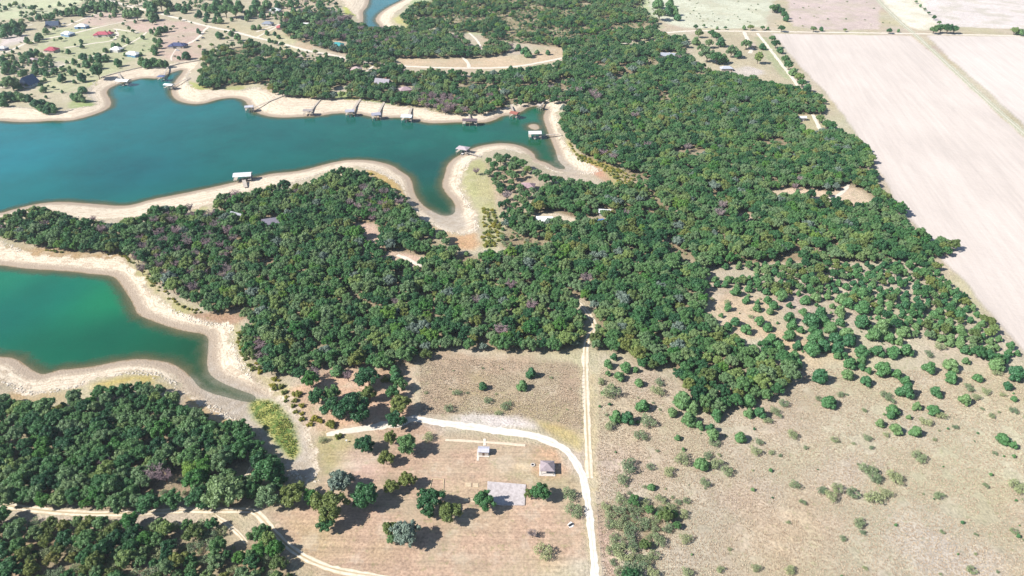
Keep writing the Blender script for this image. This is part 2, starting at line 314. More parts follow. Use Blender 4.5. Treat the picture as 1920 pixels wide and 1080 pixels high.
WOODS = [
 # name, outline, spacing, radius range, mix, label place
 D(k='A', gate=.22, p=[(-120,800),(-60,760),(0,745),(30,752),(60,768),(100,762),(130,748),(190,733),(250,725),(290,730),(320,748),(350,768),(385,788),(420,798),(450,803),(472,828),(500,852),(530,882),(545,905),(560,925),(520,945),(480,942),(430,940),(380,944),(300,944),(180,950),(120,942),(60,938),(-120,925)], s=5.6, r=(3.1,4.4), mix=D(oak=86,olive=6,bare=1,green=7), where='in the wood between the green cove and the lower left track'),
 D(k='B', gate=.3, p=[(-120,972),(0,968),(100,972),(200,975),(300,974),(380,972),(402,976),(425,994),(450,1004),(470,992),(488,994),(508,1015),(540,1045),(580,1075),(610,1110),(-120,1120)], s=4.9, r=(2.3,3.6), mix=D(oak=40,olive=22,mesquite=28,bare=2,green=6), where='in the thicket below the lower left track'),
 D(k='C', gate=.25, p=[(-60,432),(10,412),(40,402),(75,393),(100,396),(130,408),(170,416),(230,418),(270,407),(300,392),(345,395),(375,402),(402,394),(410,372),(440,362),(475,360),(500,354),(530,347),(560,352),(585,338),(615,327),(650,320),(680,325),(705,337),(725,350),(748,368),(764,385),(760,397),(785,412),(812,432),(838,447),(855,462),(900,470),(950,468),(1000,462),(1100,470),(1105,618),(1088,645),(1050,650),(980,650),(900,648),(850,642),(830,645),(800,665),(770,672),(740,674),(715,690),(700,682),(640,678),(600,684),(575,688),(550,686),(535,700),(515,695),(490,682),(468,662),(455,645),(455,622),(468,605),(462,588),(430,578),(395,580),(370,566),(330,546),(300,526),(275,500),(250,478),(225,466),(170,466),(120,462),(80,456),(40,450),(10,440)], s=5.6, r=(2.9,4.1), mix=D(oak=80,olive=10,bare=1,green=8,grey=3), where='in the wood on the peninsula between the two waters'),
 D(k='E', gate=.3, p=[(1062,198),(1080,182),(1110,178),(1200,150),(1240,140),(1300,120),(1350,132),(1400,147),(1450,157),(1490,162),(1530,177),(1548,190),(1545,210),(1560,235),(1600,258),(1628,285),(1638,310),(1638,335),(1655,360),(1688,392),(1705,430),(1740,443),(1790,458),(1785,470),(1745,478),(1700,482),(1500,484),(1330,492),(1320,560),(1330,600),(1350,620),(1400,640),(1440,650),(1478,680),(1492,700),(1465,725),(1425,742),(1370,760),(1330,768),(1302,742),(1290,718),(1258,688),(1238,685),(1195,676),(1180,650),(1150,650),(1110,645),(1105,600),(1100,470),(945,470),(932,455),(940,425),(960,400),(1000,380),(1020,350),(1040,335),(1080,340),(1100,345),(1150,345),(1180,352),(1195,335),(1170,312),(1130,298),(1100,286),(1080,272),(1062,248),(1052,230),(1052,210)], s=5.5, r=(2.8,4.0), mix=D(oak=82,olive=11,green=5,grey=3), where='in the large wood beside the pale ploughed field'),
 D(k='E2', p=[(908,300),(930,290),(960,294),(990,308),(1015,328),(1040,335),(1020,350),(1000,385),(960,405),(942,425),(940,380),(935,350),(915,325)], s=7.2, r=(2.8,4.0), mix=D(oak=90,bare=10), where='on the point beside the narrow arm of the lake'),
 D(k='D', gate=.36, p=[(372,150),(382,125),(385,100),(430,84),(470,78),(520,92),(560,102),(640,114),(660,117),(740,132),(800,136),(870,137),(940,137),(1000,127),(1030,120),(1080,107),(1120,98),(1180,88),(1250,62),(1285,67),(1290,90),(1300,120),(1240,140),(1200,150),(1110,178),(1060,188),(1010,188),(960,193),(930,202),(900,210),(860,210),(820,203),(790,196),(740,190),(700,183),(640,178),(615,181),(560,178),(520,174),(500,160),(480,150),(440,155),(400,162),(378,158)], s=6.4, r=(3.0,4.2), mix=D(oak=86,olive=6,bare=1,green=3,grey=5), where='in the wood behind the far shore'),
 D(k='F', gate=.33, p=[(525,45),(560,20),(600,14),(640,30),(660,42),(690,52),(740,52),(800,52),(850,62),(880,72),(930,76),(960,86),(940,98),(870,105),(800,105),(760,108),(720,105),(690,100),(640,95),(600,85),(575,78),(535,62)], s=6.6, r=(3.1,4.4), mix=D(oak=84,bare=4,olive=5,grey=6), where='in the wood at the far end of the channel'),
 D(k='F2', p=[(750,28),(780,8),(830,-14),(1195,-14),(1205,8),(1235,45),(1225,60),(1180,72),(1100,85),(1060,84),(1000,78),(930,70),(870,60),(820,48),(765,45)], s=6.4, gate=.46, r=(2.8,4.2), mix=D(oak=60,green=14,olive=14,mesquite=12), where='in the wood at the far end of the channel'),
 D(k='G1', p=[(1330,492),(1745,482),(1790,530),(1860,600),(1912,655),(1880,672),(1830,660),(1780,640),(1720,625),(1660,600),(1600,560),(1520,545),(1430,545),(1345,530)], s=5.2, r=(2.2,3.2), mix=D(cedar=58,oak=28,olive=14), where='in the cedar brake along the pale field'),
 D(k='G2', p=[(1330,540),(1430,535),(1600,545),(1660,590),(1640,605),(1500,560),(1400,600),(1340,600)], s=10, r=(1.6,2.8), mix=D(cedar=85,mesquite=15), where='in the grassy glade behind the cedar brake'),
 D(k='C2', p=[(240,470),(300,400),(345,398),(400,400),(450,440),(430,520),(360,550),(300,520)], s=14, r=(3,3.8), mix=D(bare=100), where='in the wood near the narrow neck of the peninsula'),
 D(k='C3', p=[(680,350),(740,360),(760,390),(700,410),(650,380)], s=12, r=(3,3.8), mix=D(bare=100), where='on the rounded shoulder of the peninsula'),
 D(k='D2', p=[(780,172),(860,180),(880,205),(830,204),(785,192)], s=9, r=(3,3.8), mix=D(bare=100), where='in the wood behind the far beach'),
 D(k='H2', p=[(1145,990),(1180,1015),(1235,1010),(1232,1060),(1205,1085),(1160,1085),(1150,1040)], s=4.4, r=(2.0,3.1), mix=D(mesquite=88,oak=5,olive=7), where='in the brushy clump right of the white gravel road'),
 D(k='D3', p=[(652,98),(700,100),(760,104),(755,131),(705,130),(655,120)], s=7, gate=.3, r=(2.8,4), mix=D(oak=90,olive=10), where='in the trees over the county road bend'),
 D(k='D4', p=[(1055,84),(1110,82),(1180,72),(1232,58),(1245,68),(1185,92),(1100,106),(1060,110)], s=7, gate=.42, r=(2.8,4), mix=D(oak=90,olive=10), where='in the trees along the far county road'),
 D(k='D5', p=[(455,72),(520,76),(600,98),(650,108),(650,116),(600,106),(520,92),(460,82)], s=10, gate=.45, r=(2,3.4), mix=D(oak=60,cedar=40), where='along the county road by the far wood'),
 D(k='V1', p=[(0,102),(70,100),(100,120),(60,140),(0,140)], s=8, gate=.5, r=(2,3.6), mix=D(cedar=50,oak=50), where='in the trees left of the village'),
 D(k='V2', p=[(560,-20),(620,-10),(640,20),(600,30),(540,40),(500,30),(520,0)], s=9, gate=.45, r=(2,3.6), mix=D(cedar=40,oak=60), where='in the trees above the far wood'),
 D(k='V3', p=[(-60,-10),(60,10),(200,-10),(420,-20),(430,10),(200,20),(60,34),(-60,60)], s=11, gate=.5, r=(2,3.6), mix=D(cedar=60,oak=40), where='in the trees above the village'),
 D(k='H', p=[(1128,928),(1290,928),(1282,960),(1270,985),(1235,1005),(1200,1020),(1165,1010),(1140,970)], s=4.6, r=(2.0,3.1), mix=D(mesquite=88,oak=5,olive=7), where='in the brushy clump right of the white gravel road'),
]
GAPS = [[(665,415),(700,416),(718,440),(712,468),(690,462),(672,440)], [(700,466),(745,470),(800,478),(805,496),(770,500),(720,482)],
        [(1435,356),(1480,350),(1530,352),(1560,358),(1585,345),(1620,355),(1648,382),(1600,387),(1540,379),(1500,376),(1460,374)],
        [(1375,400),(1405,397),(1412,410),(1385,413)], [(975,338),(1010,335),(1015,358),(980,360)], [(1000,398),(1045,396),(1085,408),(1080,420),(1000,421)],
        [(1122,388),(1145,388),(1145,402),(1122,402)], [(1100,405),(1135,405),(1130,424),(1100,422)], [(1488,212),(1545,213),(1558,248),(1500,252)],
        [(700,145),(735,148),(735,165),(700,163)], [(745,158),(775,160),(775,175),(745,173)], [(620,74),(650,76),(650,92),(620,90)],
        [(492,404),(530,406),(528,432),(492,430)], [(430,868),(470,862),(476,905),(455,912),(440,892)], [(1236,96),(1268,96),(1268,112),(1236,112)],
        [(740,108),(860,108),(960,108),(960,130),(740,130)], [(560,45),(585,42),(585,52),(560,52)], [(625,162),(655,158),(650,182),(618,180)],
        [(1060,545),(1085,550),(1110,575),(1118,600),(1112,640),(1095,640),(1100,605),(1075,575)],[(655,124),(685,124),(685,138),(655,136)],
        [(358,386),(398,384),(402,404),(366,406)], 
        [(865,58),(905,60),(905,92),(880,92)], [(985,530),(1000,545),(985,552)], [(1320,500),(1400,505),(1420,520),(1340,520)]]

# ------------------------------------------------------------------ terrain grid (finer near the camera), colours and distances per vertex
ys = [60.0]
while ys[-1] < 1450: ys.append(ys[-1] + max(.75, .0042 * ys[-1]))
ys = np.array(ys + [1500, 1600, 1800, 2100, 2600, 3400, 5000, 8000])
NX = 660; us = np.linspace(-1, 1, NX); us = us * .93 + .07 * us ** 5 
XX = us[None, :] * (150 + .86 * ys[:, None]); YY = np.repeat(ys[:, None], NX, 1)
XX[:, 0] *= 3; XX[:, -1] *= 3
P = np.column_stack([XX.ravel(), YY.ravel()])
wd = wdist(P); sdv = sdist(P); Z = height_w(P, wd)
# far rim drops behind nothing: keep land level
C = np.tile(alb(*TAN), (len(P), 1))
big = fbm(P[:, 0], P[:, 1], 60, 4, 21)[:, None]; med = fbm(P[:, 0], P[:, 1], 16, 3, 31)
C = C * (1 + (big - .5) * .25); C[:, 1] *= 1 + (fbm(P[:, 0], P[:, 1], 45, 3, 41) - .5) * .22; C[:, 2] *= 1 + (fbm(P[:, 0], P[:, 1], 35, 3, 47) - .5) * .3
edge = (med - .5)
for px, c, soft, st in COVER:
    poly = smooth_poly(G(px), 1); cap = soft * 2 + 4
    lo = poly.min(0) - cap; hi = poly.max(0) + cap
    m = np.nonzero((P[:, 0] > lo[0]) & (P[:, 0] < hi[0]) & (P[:, 1] > lo[1]) & (P[:, 1] < hi[1]))[0]
    if not len(m): continue
    d = sdf(P[m], poly, cap) + edge[m] * soft * 3
    a = (sstep(soft, -soft, d) * st)[:, None]
    C[m] = C[m] * (1 - a) + alb(*c) * (1 + (big[m] - .5) * .2 + (med[m][:, None] - .5) * .16) * a
fld = np.zeros(len(P))
for px, c in FIELDS:
    poly = G(px); d = sdf(P, poly, 12) + edge * 4; a = sstep(1.5, -1.5, d); fld = np.maximum(fld, a); a = a[:, None]
    C = C * (1 - a) + alb(*c) * (1 + (big - .5) * .12) * a
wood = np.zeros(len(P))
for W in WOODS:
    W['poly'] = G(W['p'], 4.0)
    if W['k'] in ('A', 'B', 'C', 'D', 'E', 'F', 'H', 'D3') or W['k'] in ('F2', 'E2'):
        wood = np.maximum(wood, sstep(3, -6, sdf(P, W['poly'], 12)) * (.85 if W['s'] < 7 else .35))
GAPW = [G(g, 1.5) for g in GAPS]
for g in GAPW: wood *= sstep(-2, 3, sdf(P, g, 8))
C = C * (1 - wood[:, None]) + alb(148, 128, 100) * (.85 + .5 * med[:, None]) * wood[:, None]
mow = sstep(3, -3, sdf(P, G([(765,810),(850,822),(1000,838),(1060,866),(1080,900),(1098,1100),(660,1100),(560,1050),(515,1000),(490,955),(560,945),(600,905),(600,840),(640,818)]), 8))
weed = sstep(2.5, -2.5, sdf(P, G([(466,757),(482,748),(505,750),(530,766),(546,790),(555,820),(558,848),(550,860),(535,848),(515,828),(495,803),(477,783)]), 8) + edge * 4)
mud = np.zeros(len(P))
for px in ([(395,700),(440,715),(480,735),(520,745),(545,770),(562,800),(578,840),(584,880),(570,905),(555,890),(530,865),(505,845),(480,815),(440,790),(400,765),(375,740),(350,705)], [(820,395),(850,385),(872,400),(880,425),(860,437),(840,432),(815,418),(790,395)], [(1045,285),(1060,300),(1085,318),(1110,326),(1065,325),(1030,310)], [(380,620),(400,640),(398,690),(430,720),(400,715),(385,690)]):
    mud = np.maximum(mud, sstep(3, -3, sdf(P, smooth_poly(G(px), 1), 10) + edge * 5))
nr = len(ys); ii = np.arange(nr * NX).reshape(nr, NX)
F = np.stack([ii[:-1, :-1], ii[:-1, 1:], ii[1:, 1:], ii[1:, :-1]], -1).reshape(-1, 4)

t = NT('ground_soil', .95, .1); tc = t.n('TexCoord').outputs['Object']
col = t.attr('col').outputs['Color']; aw = t.attr('wd').outputs['Fac']; as_ = t.attr('sd').outputs['Fac']; af = t.attr('fld').outputs['Fac']
n1 = t.noise(tc, .9, 4, .65); n2 = t.noise(tc, .22, 4, .6); n3 = t.noise(tc, .05, 3)
# tussocky grass: dark gaps between pale tufts
f = t.rng(n1, .32, .66, .66, 1.24, False); f2 = t.rng(n2, .3, .7, .86, 1.14, False)
notf = t.math('SUBTRACT', 1.0, af)
g = t.math('MULTIPLY', f, f2); g = t.math('ADD', t.math('MULTIPLY', t.math('SUBTRACT', g, 1.0), t.math('MULTIPLY_ADD', notf, .85, .08)), 1.0)
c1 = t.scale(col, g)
np_ = t.noise(tc, .028, 4, .6); c1 = t.mix(t.math('MULTIPLY', t.rng(np_, .45, .62), t.math('MULTIPLY', notf, .38)), c1, alb(182, 176, 146))
np2 = t.noise(tc, .07, 4, .7); c1 = t.mix(t.math('MULTIPLY', t.rng(np2, .53, .66), t.math('MULTIPLY', notf, .3)), c1, alb(226, 212, 190))
# green weeds flecks
n4 = t.noise(tc, .35, 5, .7); c1 = t.mix(t.math('MULTIPLY', t.rng(n4, .56, .68), t.math('MULTIPLY', notf, .35)), c1, alb(140, 150, 92))
# plough rows
a_, b_ = G([(1725, 75), (1915, 245)]); ang = math.atan2(b_[1] - a_[1], b_[0] - a_[0])
mp = t.n('Mapping'); mp.inputs['Rotation'].default_value = (0, 0, -ang); mp.vector_type = 'POINT'; t.l(tc, mp.inputs['Vector'])
mp2 = t.n('Mapping'); mp2.inputs['Scale'].default_value = (.012, .25, 1); t.l(mp.outputs[0], mp2.inputs['Vector'])
ns = t.noise(mp2.outputs[0], 1.0, 5, .75)
mp3 = t.n('Mapping'); mp3.inputs['Scale'].default_value = (.004, .03, 1); t.l(mp.outputs[0], mp3.inputs['Vector']); ns2 = t.noise(mp3.outputs[0], 1.0, 3, .6)
fs = t.math('MULTIPLY', t.rng(ns, .3, .7, .9, 1.09, False), t.rng(ns2, .3, .7, .93, 1.05, False))
fs = t.math('ADD', t.math('MULTIPLY', t.math('SUBTRACT', fs, 1.0), af), 1.0); c1 = t.scale(c1, fs)
am = t.attr('mow').outputs['Fac']; mp4 = t.n('Mapping'); mp4.inputs['Scale'].default_value = (.02, .8, 1); mp4.inputs['Rotation'].default_value = (0, 0, .03); t.l(tc, mp4.inputs['Vector']); nm_ = t.noise(mp4.outputs[0], 1.0, 4, .7)
c1 = t.scale(c1, t.math('ADD', t.math('MULTIPLY', t.math('SUBTRACT', t.rng(nm_, .3, .7, .82, 1.16, False), 1.0), am), 1.0))
# bare shore
nd = t.noise(tc, .12, 4, .6); ed = t.math('MULTIPLY_ADD', t.math('SUBTRACT', nd, .5), 22.0, as_)
sandm = t.rng(ed, 1.2, -1.2)
band = t.n('Mapping'); 
comb = t.n('CombineXYZ'); t.l(t.math('MULTIPLY', aw, .55), comb.inputs[0]); t.l(t.math('MULTIPLY', nd, 9.0), comb.inputs[1]); bn = t.noise(comb.outputs[0], 1.0, 4, .6)
dry = t.mix(t.rng(bn, .38, .66), alb(246, 230, 206), alb(208, 188, 164)); dry = t.mix(t.math('MULTIPLY', t.rng(t.noise(tc, .3, 5, .75), .52, .66), .5), dry, alb(196, 176, 150))
awn = t.math('MULTIPLY_ADD', t.math('SUBTRACT', n2, .5), 4.0, aw)
sand = t.mix(t.rng(awn, 3.5, 8.0), alb(186, 168, 148), dry); sand = t.mix(t.rng(awn, -.2, 1.4), alb(160, 138, 108), sand)
sand = t.mix(t.rng(aw, 0.3, -3.0), sand, alb(122, 112, 74))
sand = t.mix(t.math('MULTIPLY', t.attr('mud').outputs['Fac'], .85), sand, t.mix(t.rng(n2, .35, .65), alb(198, 186, 172), alb(178, 164, 146)))
# dark wrack and stones along the top of the beach
wr = t.math('MULTIPLY', t.rng(t.math('ABSOLUTE', ed), 3.5, .2), t.rng(t.noise(tc, .9, 4, .7), .52, .6)); 
c2 = t.mix(sandm, c1, sand); c2 = t.mix(t.math('MULTIPLY', wr, .6), c2, alb(128, 112, 84))
sp_ = t.math('MULTIPLY', t.rng(t.noise(tc, .7, 2), .66, .7), sandm); c2 = t.mix(t.math('MULTIPLY', sp_, .5), c2, alb(120, 104, 84))
wcol = t.mix(t.rng(t.noise(tc, .3, 4, .6), .4, .6), alb(182, 180, 104), alb(110, 136, 70)); c2 = t.mix(t.attr('weed').outputs['Fac'], c2, wcol)
t.base(c2)
hh = t.math('MULTIPLY_ADD', n1, t.math('SUBTRACT', t.math('MULTIPLY_ADD', notf, .95, .05), t.math('MULTIPLY', am, .75)), t.math('MULTIPLY', n2, .5)); t.bump(hh, .6, .9)
gm = t.m
me = mesh_np('ground', np.column_stack([P, Z]), F, gm)
def pattr(me, name, arr, kind='FLOAT'):
    a = me.attributes.new(name, kind, 'POINT')
    if kind == 'FLOAT': a.data.foreach_set('value', np.asarray(arr, np.float32))
    elif kind == 'INT': a.data.foreach_set('value', np.asarray(arr, np.int32))
    elif kind == 'FLOAT_COLOR': a.data.foreach_set('color', np.column_stack([arr, np.ones(len(arr))]).astype(np.float32).ravel())
    elif kind == 'FLOAT_VECTOR': a.data.foreach_set('vector', np.asarray(arr, np.float32).ravel())
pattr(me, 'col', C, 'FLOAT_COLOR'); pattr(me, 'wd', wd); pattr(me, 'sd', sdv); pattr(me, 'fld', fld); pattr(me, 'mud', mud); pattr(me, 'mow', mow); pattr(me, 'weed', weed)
me.polygons.foreach_set('use_smooth', np.ones(len(F), bool))
tag(link('ground', me), kind='structure')

# ------------------------------------------------------------------ water: sheet at z = 0 carrying its own depth and tint
m = (wd < 2.5)
keep = m[F].any(1); FW = F[keep]; used = np.unique(FW); mp_ = np.full(len(P), -1); mp_[used] = np.arange(len(used))
PW = P[used]
TINT = [((0,150),(24,144,176)),((0,300),(10,134,170)),((0,380),(14,126,150)),((250,220),(12,122,144)),((250,320),(4,110,134)),((500,270),(16,112,124)),((700,260),(30,112,118)),((720,250),(30,110,112)),
        ((800,310),(26,96,100)),((900,245),(34,114,112)),((830,390),(60,92,70)),((1000,225),(44,112,96)),((1030,290),(60,106,74)),((700,10),(70,128,158)),((715,40),(70,122,150)),
        ((0,520),(44,140,124)),((100,560),(14,124,122)),((0,600),(10,116,118)),((200,560),(44,146,112)),((200,640),(18,110,96)),((60,660),(24,120,104)),((300,650),(34,104,84)),((370,670),(48,88,62)),((400,725),(66,88,58)),((460,745),(90,96,66))]
TP = unproj([a for a, b in TINT]); TC = np.array([lin((b[0] * .6, b[1] * 1.0, b[2] * .83)) for a, b in TINT]) / K * .74
wc = np.zeros((len(PW), 3)); ws = np.zeros(len(PW))
for p, c in zip(TP, TC):
    k = 1 / (((PW[:, 0] - p[0]) ** 2 + (PW[:, 1] - p[1]) ** 2) + 400.) ** 1.5; wc += k[:, None] * c; ws += k
wc /= ws[:, None]; wc *= (1 + (fbm(PW[:, 0], PW[:, 1], 40, 3, 61) - .5) * .25)[:, None]
t = NT('lake_water', .12, .35); tc = t.n('TexCoord').outputs['Object']
a = t.attr('wd').outputs['Fac']; n = t.noise(tc, .12, 4, .6); n2 = t.noise(tc, .6, 3, .6)
dd = t.math('MULTIPLY_ADD', t.math('SUBTRACT', n, .5), 8.0, a); dd = t.math('MULTIPLY_ADD', t.math('SUBTRACT', n2, .5), 2.5, dd)
al = t.rng(dd, 0.0, -8.0, .45, 1.0)
c = t.mix(t.rng(dd, -.5, -9.0), alb(84, 104, 74), t.attr('col').outputs['Color'])
t.base(t.scale(c, t.math('MULTIPLY', t.rng(t.noise(tc, .8, 5, .8), .3, .7, .88, 1.14, False), t.rng(t.noise(tc, .03, 5, .65), .3, .7, .88, 1.12, False)))); t.l(al, t.b.inputs['Alpha'])
t.bump(t.noise(tc, .9, 5, .7), .6, .14); t.b.inputs['IOR'].default_value = 1.33
me = mesh_np('lake_water', np.column_stack([PW, np.zeros(len(PW))]), mp_[FW], t.m)
pattr(me, 'col', wc, 'FLOAT_COLOR'); pattr(me, 'wd', wd[used]); tag(link('lake_water', me), kind='structure')

# ------------------------------------------------------------------ roads
def road(name, px, width, cols, rut=True, up=.1, world=None):
    L = smooth_line(G(px), 2)
    d = np.concatenate([[0], np.cumsum(np.hypot(*np.diff(L, axis=0).T))]); n = max(3, int(d[-1] / 2.0)); q = np.linspace(0, d[-1], n)
    W = np.interp(q, d, np.interp(np.linspace(0, 1, len(L)), np.linspace(0, 1, len(width)), width)) if isinstance(width, (list, tuple)) else np.full(n, float(width))
    c = np.column_stack([np.interp(q, d, L[:, 0]), np.interp(q, d, L[:, 1])])
    tg = np.gradient(c, axis=0); tg /= np.hypot(tg[:, 0], tg[:, 1])[:, None] + 1e-9; nn = np.column_stack([-tg[:, 1], tg[:, 0]])
    M = 9; V = []; vv = []
    for k in range(M):
        s_ = -1 + 2 * k / (M - 1); j = 1 + (vnoise(q / 2.5, q * 0 + (5 if s_ > 0 else 9), 77) - .5) * .6 * abs(s_)
        p = c + nn * (s_ * W / 2 * j)[:, None]; V.append(np.column_stack([p, height(p) + up * (1 - .5 * abs(s_) ** 4)])); vv.append(np.full(n, s_))
    V = np.stack(V, 1).reshape(-1, 3); ix = np.arange(n * M).reshape(n, M)
    Fq = np.stack([ix[:-1, :-1], ix[1:, :-1], ix[1:, 1:], ix[:-1, 1:]], -1).reshape(-1, 4)
    me = mesh_np(name, V, Fq, cols); pattr(me, 'across', np.stack(vv, 1).ravel())
    me.polygons.foreach_set('use_smooth', np.ones(len(Fq), bool))
    return tag(link(name, me), kind='structure')
def road_mat(name, a, b, g=None):
    t = NT(name, .95, .1); tc = t.n('TexCoord').outputs['Object']; n = t.noise(tc, .5, 5, .65); n2 = t.noise(tc, .08, 3)
    c = t.mix(t.rng(n, .35, .68), alb(*a), alb(*b))
    if not g and name == 'white_gravel':
        ac = t.math('ABSOLUTE', t.attr('across').outputs['Fac']); c = t.mix(t.math('MULTIPLY', t.math('ADD', t.rng(ac, .22, .05), t.rng(ac, .7, 1.0)), t.rng(n2, .35, .65, .1, .6)), c, alb(206, 192, 166))
    if g:
        ac = t.math('ABSOLUTE', t.attr('across').outputs['Fac']); mid = t.math('ADD', t.rng(ac, .34, .12), t.rng(ac, .72, .95))
        c = t.mix(t.math('MULTIPLY', mid, t.rng(n2, .3, .6, .45, 1.0)), c, alb(*g))
    t.base(c); t.bump(n, .3, .2); return t.m
M_GRAVEL = road_mat('white_gravel', (252,246,236), (232,220,206)); M_TRACK = road_mat('dirt_track', (250,236,214), (228,210,184), (196,176,140))
M_PAVE = road_mat('pale_road', (244,232,216), (228,214,196)); M_DITCH = road_mat('ditch_grass', (176,178,150), (206,200,178), (222,214,196))
road('gravel_road', [(1119,1110),(1113,1040),(1107,985),(1101,935),(1095,900),(1085,873),(1068,850),(1043,832),(1008,819),(960,811),(900,803),(850,796),(805,789),(770,784)], [3.0,3.0,3.1,3.4,3.8,4.4,4.6,4.2,3.6], M_GRAVEL)
road('gravel_spur', [(775,785),(745,792),(715,799),(690,803),(650,808),(612,815)], [4.5,6,5,3.5,2.5], M_PAVE, up=.08)
road('dirt_track', [(1106,897),(1103,850),(1100,780),(1098,720),(1097,670),(1098,645),(1106,628),(1116,614),(1110,598),(1096,578),(1078,562)], [3.6,3.6,3.6,3.4,3.0], M_TRACK)
road('forest_track', [(-120,930),(0,946),(60,955),(130,962),(200,964),(280,960),(340,957),(400,957),(450,957),(476,958),(492,972),(508,992),(530,1015),(560,1040),(600,1060),(650,1073),(720,1082),(800,1110)], [3.6,3.2,3.2,3.6,3.0,3.0], M_TRACK)
road('footpath', [(402,966),(425,982),(448,1000),(462,1018)], 2.0, M_TRACK, up=.07)
road('footpath', [(452,925),(458,900),(468,880),(480,862)], 1.8, M_TRACK, up=.07)
road('county_road', [(-60,-20),(120,-14),(215,2),(237,11),(287,22),(325,32),(375,46),(412,54),(450,62),(480,71),(517,78),(550,88),(585,97),(620,102),(655,112),(700,120),(760,124),(820,127),(880,128),(940,127),(975,124),(1010,118),(1050,110),(1100,98),(1150,88),(1180,78),(1210,68),(1260,60),(1310,57),(1440,59),(1712,63),(2400,76)], [5,5.5,5.5,5,5,5,5.5,6], M_PAVE)
for nm, pl, wd_ in [('village_road', [(235,13),(268,7),(330,-6),(420,-25)], 5), ('village_road', [(237,11),(200,20),(175,28),(140,42),(120,50)], 3.5), ('village_road', [(120,90),(150,86),(175,81),(212,77),(222,66),(216,56)], 3.5),
                    ('driveway', [(185,51),(225,42),(270,35)], 3), ('driveway', [(213,54),(232,57),(262,61)], 4), ('village_road', [(-120,112),(0,102),(30,90),(55,78),(100,70),(140,62),(185,51)], 4.5),
                    ('driveway', [(390,51),(382,58),(372,72),(345,86)], 4), ('driveway', [(1395,60),(1402,74),(1412,92),(1405,100)], 5), ('driveway', [(1420,62),(1450,100),(1477,135),(1490,152),(1502,172)], 4),
                    ('driveway', [(1524,215),(1532,230),(1541,250)], 3.5), ('driveway', [(1590,346),(1581,361),(1566,370),(1548,373)], 3.2), ('driveway', [(330,92),(320,108),(322,114)], 1.6),
                    ('driveway', [(880,128),(878,118),(868,108)], 4), ('driveway', [(480,60),(510,50),(535,42)], 4), ('driveway', [(-120,78),(0,60),(60,46)], 3), ('village_road', [(0,165),(60,150),(100,128),(150,110),(210,98),(262,72),(275,60)], 2.6), ('driveway', [(20,128),(60,122),(95,126)], 3), ('village_road', [(480,71),(500,60),(520,50)], 3), ('driveway', [(60,96),(90,100),(120,96)], 3), ('village_road', [(700,124),(680,140),(640,150),(610,152)], 2.6), ('driveway', [(880,62),(896,76),(902,92)], 3)]:
    road(nm, pl, wd_, M_PAVE, up=.16 if nm == 'driveway' else .13)
road('drainage_ditch', [(1620,-40),(1645,0),(1668,22),(1692,45),(1720,68),(1760,105),(1800,142),(1850,188),(1925,255),(2100,410)], [9,8,7,6.5,6.5,6,6], M_DITCH)
road('forest_path', [(745,478),(770,488),(790,500)], 3, M_PAVE, up=.12)
road('farm_track', [(1600,556),(1640,580),(1665,600),(1690,622),(1705,640)], 1.8, M_TRACK, up=.07)

# ------------------------------------------------------------------ plants: crown and trunk prototypes
def leafq(cs, nrm, size, asp, r):
    n = len(cs); nrm = nrm / (np.linalg.norm(nrm, axis=1)[:, None] + 1e-9); a = r.normal(size=(n, 3)); u = np.cross(nrm, a); u /= np.linalg.norm(u, axis=1)[:, None] + 1e-9
    v = np.cross(nrm, u); s = size[:, None]
    V = np.stack([cs - u * s * .5 - v * s * asp * .35, cs + u * s * .35 - v * s * asp * .5, cs + u * s * .5 + v * s * asp * .4, cs - u * s * .3 + v * s * asp * .5], 1).reshape(-1, 3)
    return V, np.arange(n * 4).reshape(n, 4)
def ico(c, r, rr, amp=.18):
    import bmesh
    bm = bmesh.new(); bmesh.ops.create_icosphere(bm, subdivisions=2, radius=1.0)
    V = np.array([v.co[:] for v in bm.verts]); Fc = [[v.index for v in f.verts] for f in bm.faces]; bm.free()
    V = V * (1 + rr.uniform(-amp, amp, (len(V), 1))); return V * r + c, Fc
